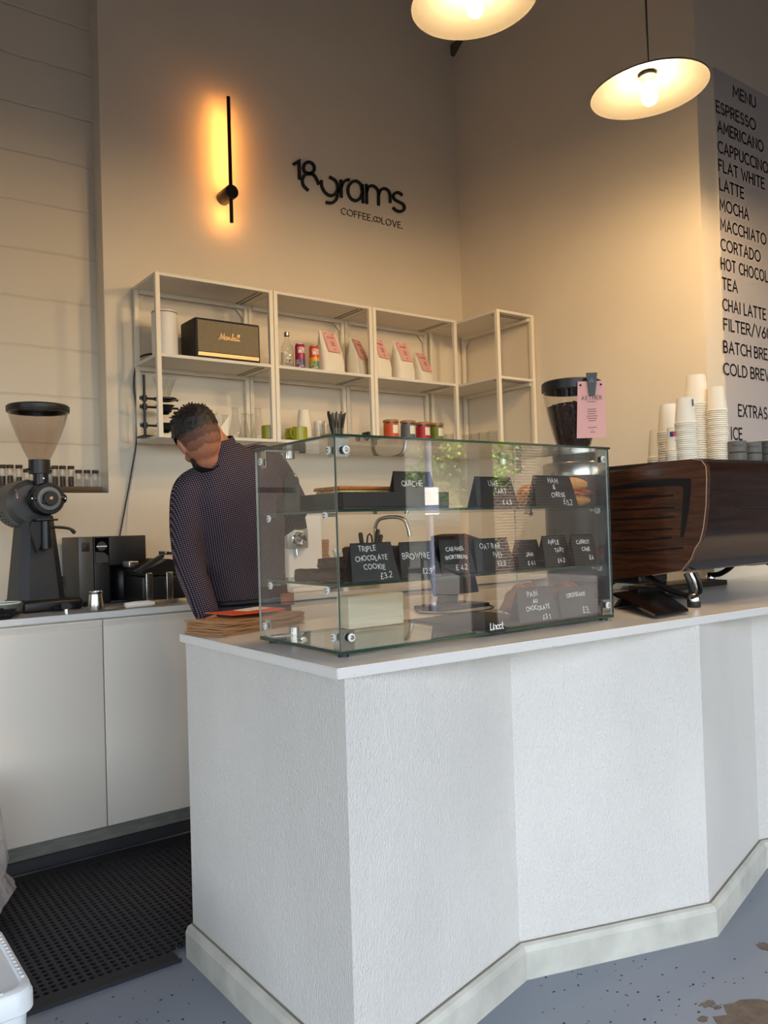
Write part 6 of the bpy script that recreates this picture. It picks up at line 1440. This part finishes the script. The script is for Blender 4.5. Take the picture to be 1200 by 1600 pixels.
for f in cs.data.polygons:
    c = hi @ (Vector(f.center) + mw); z = c.z + 0.008*noise.noise(c*70) - 0.25*min(0, c.y+0.02)
    f.material_index = 0 if z > 0.010 else (1 if z > -0.020 else 2)
shell('beard', HAIR, (0, 0.030, -0.066), (.058, .060, .060), lambda p: p.y > 0.005 and p.z < -0.040 and not (abs(p.x) < .02 and p.z > -0.058 and p.y > .05), 0.04)

# ------------------------------------------------------------------ the street behind the camera, mirrored in the case's front pane
MIR = 1.582
def RY_(px, py, Yv): p = AY(px, py, Yv); return Vector((p.x, 2*MIR-p.y, p.z))
BRK1 = brick('brown brickwork', (72, 52, 40), (46, 32, 26), (128, 116, 98))
yv = 15.0; xl = RY_(772, 800, yv).x
o = MB().box((xl, -(yv-2*MIR)-0.3, -0.02), (xl+16, -(yv-2*MIR), 8.5)).build('wall_street', BRK1, smooth=False); struct(o)
struct(MB().box((21.5, -1.3, -0.02), (36, 6, 15.5)).build('wall_added_shade', BRK1, smooth=False))  # unseen block added to throw shade on the right of the brick wall
REND = mat('pale rendered facade', (240, 230, 208), 0.8, var=0.06, vscale=1.5)
BLUE = mat('pale blue fascia', (110, 196, 226), 0.4)
yv2 = 19.0; xa2, xb2 = RY_(520, 800, yv2).x, RY_(800, 800, yv2).x; yb2 = -(yv2-2*MIR)
t = thing('street_building', 'pale rendered building with a blue band across the street, mirrored in the case glass', 'building', (xa2, yb2, -0.02))
MB().box((0, -4, 0), (xb2-xa2, 0, 7.5)).build('facade', REND, t, smooth=False)
MB().box((0, -0.0, 1.42), (xb2-xa2, 0.3, 1.60)).box((0, -0.0, 1.25), (xb2-xa2, 0.2, 1.36)).build('blue_band', BLUE, t, smooth=False)
DARKW = mat('dark shop glass', (26, 30, 30), 0.1)
for k in range(4): MB().box((0.8+k*2.6, -0.0, 0.05), (2.6+k*2.6, 0.04, 1.2)).build('window', DARKW, t, smooth=False)
for k in range(4): MB().box((0.9+k*2.7, -0.0, 2.6), (2.2+k*2.7, 0.04, 4.4)).build('window', DARKW, t, smooth=False)
# sign post
p = AZ(676, 953, 0.0); p = Vector((p.x, 2*MIR-p.y, -0.02))
t = thing('street_post', 'grey blue street post with a small notice, mirrored in the case glass', 'post', p)
POSTM = mat('blue grey painted post', (98, 106, 128), 0.5)
MB().cyl((0, 0, 0), 0.055, 0, 3.6, 24).build('pole', POSTM, t)
MB().cyl((0, 0, 0), 0.057, 0.09, 0.13, 24).cyl((0, 0, 0), 0.057, 0.62, 0.66, 24).build('band', mat('pale band', (170, 172, 180), 0.5), t)
MB().box((-0.13, 0.058, 1.42), (0.13, 0.066, 1.82)).build('notice', WHITE, t, smooth=False); MB().box((-0.13, 0.0665, 1.44), (0.13, 0.068, 1.56)).build('notice_print', POSTM, t, smooth=False)
# tree
LEAF = mat('sunlit green leaves', (120, 164, 40), 0.5)
LEAF.node_tree.nodes['Principled BSDF'].inputs['Transmission Weight'].default_value = 0.0
p = RY_(722, 800, 11.0)
t = thing('street_tree', 'green leafy tree across the street, mirrored in the case glass', 'tree', (p.x, p.y, -0.02))
MB().tube([(0, 0, 0), (0.05, 0, 1.6), (-0.05, 0.1, 2.6), (0.1, 0, 3.6)], [.09, .075, .05, .02], 10).build('trunk', OAKD, t)
mb = MB(); r = random.Random(12)
for k in range(4200):
    while True:
        q = Vector((r.uniform(-1, 1), r.uniform(-1, 1), r.uniform(-1, 1)))
        if q.length < 1: break
    c = Vector((q.x*1.15, q.y*1.15, 2.85+q.z*1.35)); 
    if noise.noise(c*1.7) < -0.05: continue
    a = Vector((r.uniform(-1, 1), r.uniform(-1, 1), r.uniform(-.6, .6))).normalized(); b_ = a.cross(Vector((r.uniform(-1, 1), r.uniform(-1, 1), r.uniform(-1, 1)))).normalized(); L = 0.055
    mb.add([c-a*L, c+b_*L*.55, c+a*L, c-b_*L*.55], [(0, 1, 2, 3)])
o = mb.build('foliage', LEAF, t, smooth=False); o['kind'] = 'stuff'
# handrail
p = AZ(662, 946, 0.0); q = AZ(727, 940, 0.0); p.y = 2*MIR-p.y; q.y = 2*MIR-q.y; p.z = q.z = 0
t = thing('street_handrail', 'dark steel handrail on the pavement, mirrored in the case glass', 'handrail', (p.x, p.y, -0.02))
dq = q-p
MB().rod((0, 0, 0), (0, 0, 0.78), 0.025).build('post', SATIN, t); MB().rod(dq, dq+Vector((0, 0, 0.42)), 0.025).build('post', SATIN, t)
MB().tube([Vector((0, 0, 0.78))-dq*0.12, Vector((0, 0, 0.78)), dq+Vector((0, 0, 0.42)), dq*1.05+Vector((0, 0, 0.1))], 0.028, 10).build('rail', SATIN, t)

# ------------------------------------------------------------------ worn patches and chips in the floor paint
WORN = mat('bare brown screed', (104, 92, 80), 0.75, var=0.25, vscale=30)
CHIP = mat('dark chipped paint', (40, 40, 42), 0.8)
def patch(c, rx, ry, seed, m, h=0.0006):
    r = random.Random(seed); n = 22
    pts = [(c.x+rx*cos(2*pi*k/n)*(0.75+0.5*r.random()), c.y+ry*sin(2*pi*k/n)*(0.65+0.7*r.random()), 0.0002) for k in range(n)]
    return MB().prism(pts, (0, 0, h))
b = MB()
for i, (px, py, rx, ry) in enumerate(((1185, 1592, .10, .075), (1086, 1622, .03, .02), (1106, 1569, .022, .012), (1098, 1592, .016, .010), (1121, 1574, .012, .008), (1197, 1480, .02, .03))):
    q = patch(AZ(px, py, 0.0), rx, ry, i, WORN); b.add(q.v, q.f)
struct(b.build('trim_3', WORN, smooth=False))
b = MB(); r = random.Random(31)
for k in range(80):
    px, py = r.uniform(830, 1200), r.uniform(1490, 1640)
    c = AZ(px, py, 0.0)
    q = patch(c, r.uniform(.001, .0045), r.uniform(.001, .003), 100+k, CHIP); b.add(q.v, q.f)
for k in range(60):
    px, py = r.uniform(40, 420), r.uniform(1500, 1640); c = AZ(px, py, 0.0)
    if c.y > 2.28 or c.x > 0.93: continue
    q = patch(c, r.uniform(.001, .004), r.uniform(.001, .003), 300+k, CHIP); b.add(q.v, q.f)
struct(b.build('trim_4', CHIP, smooth=False))
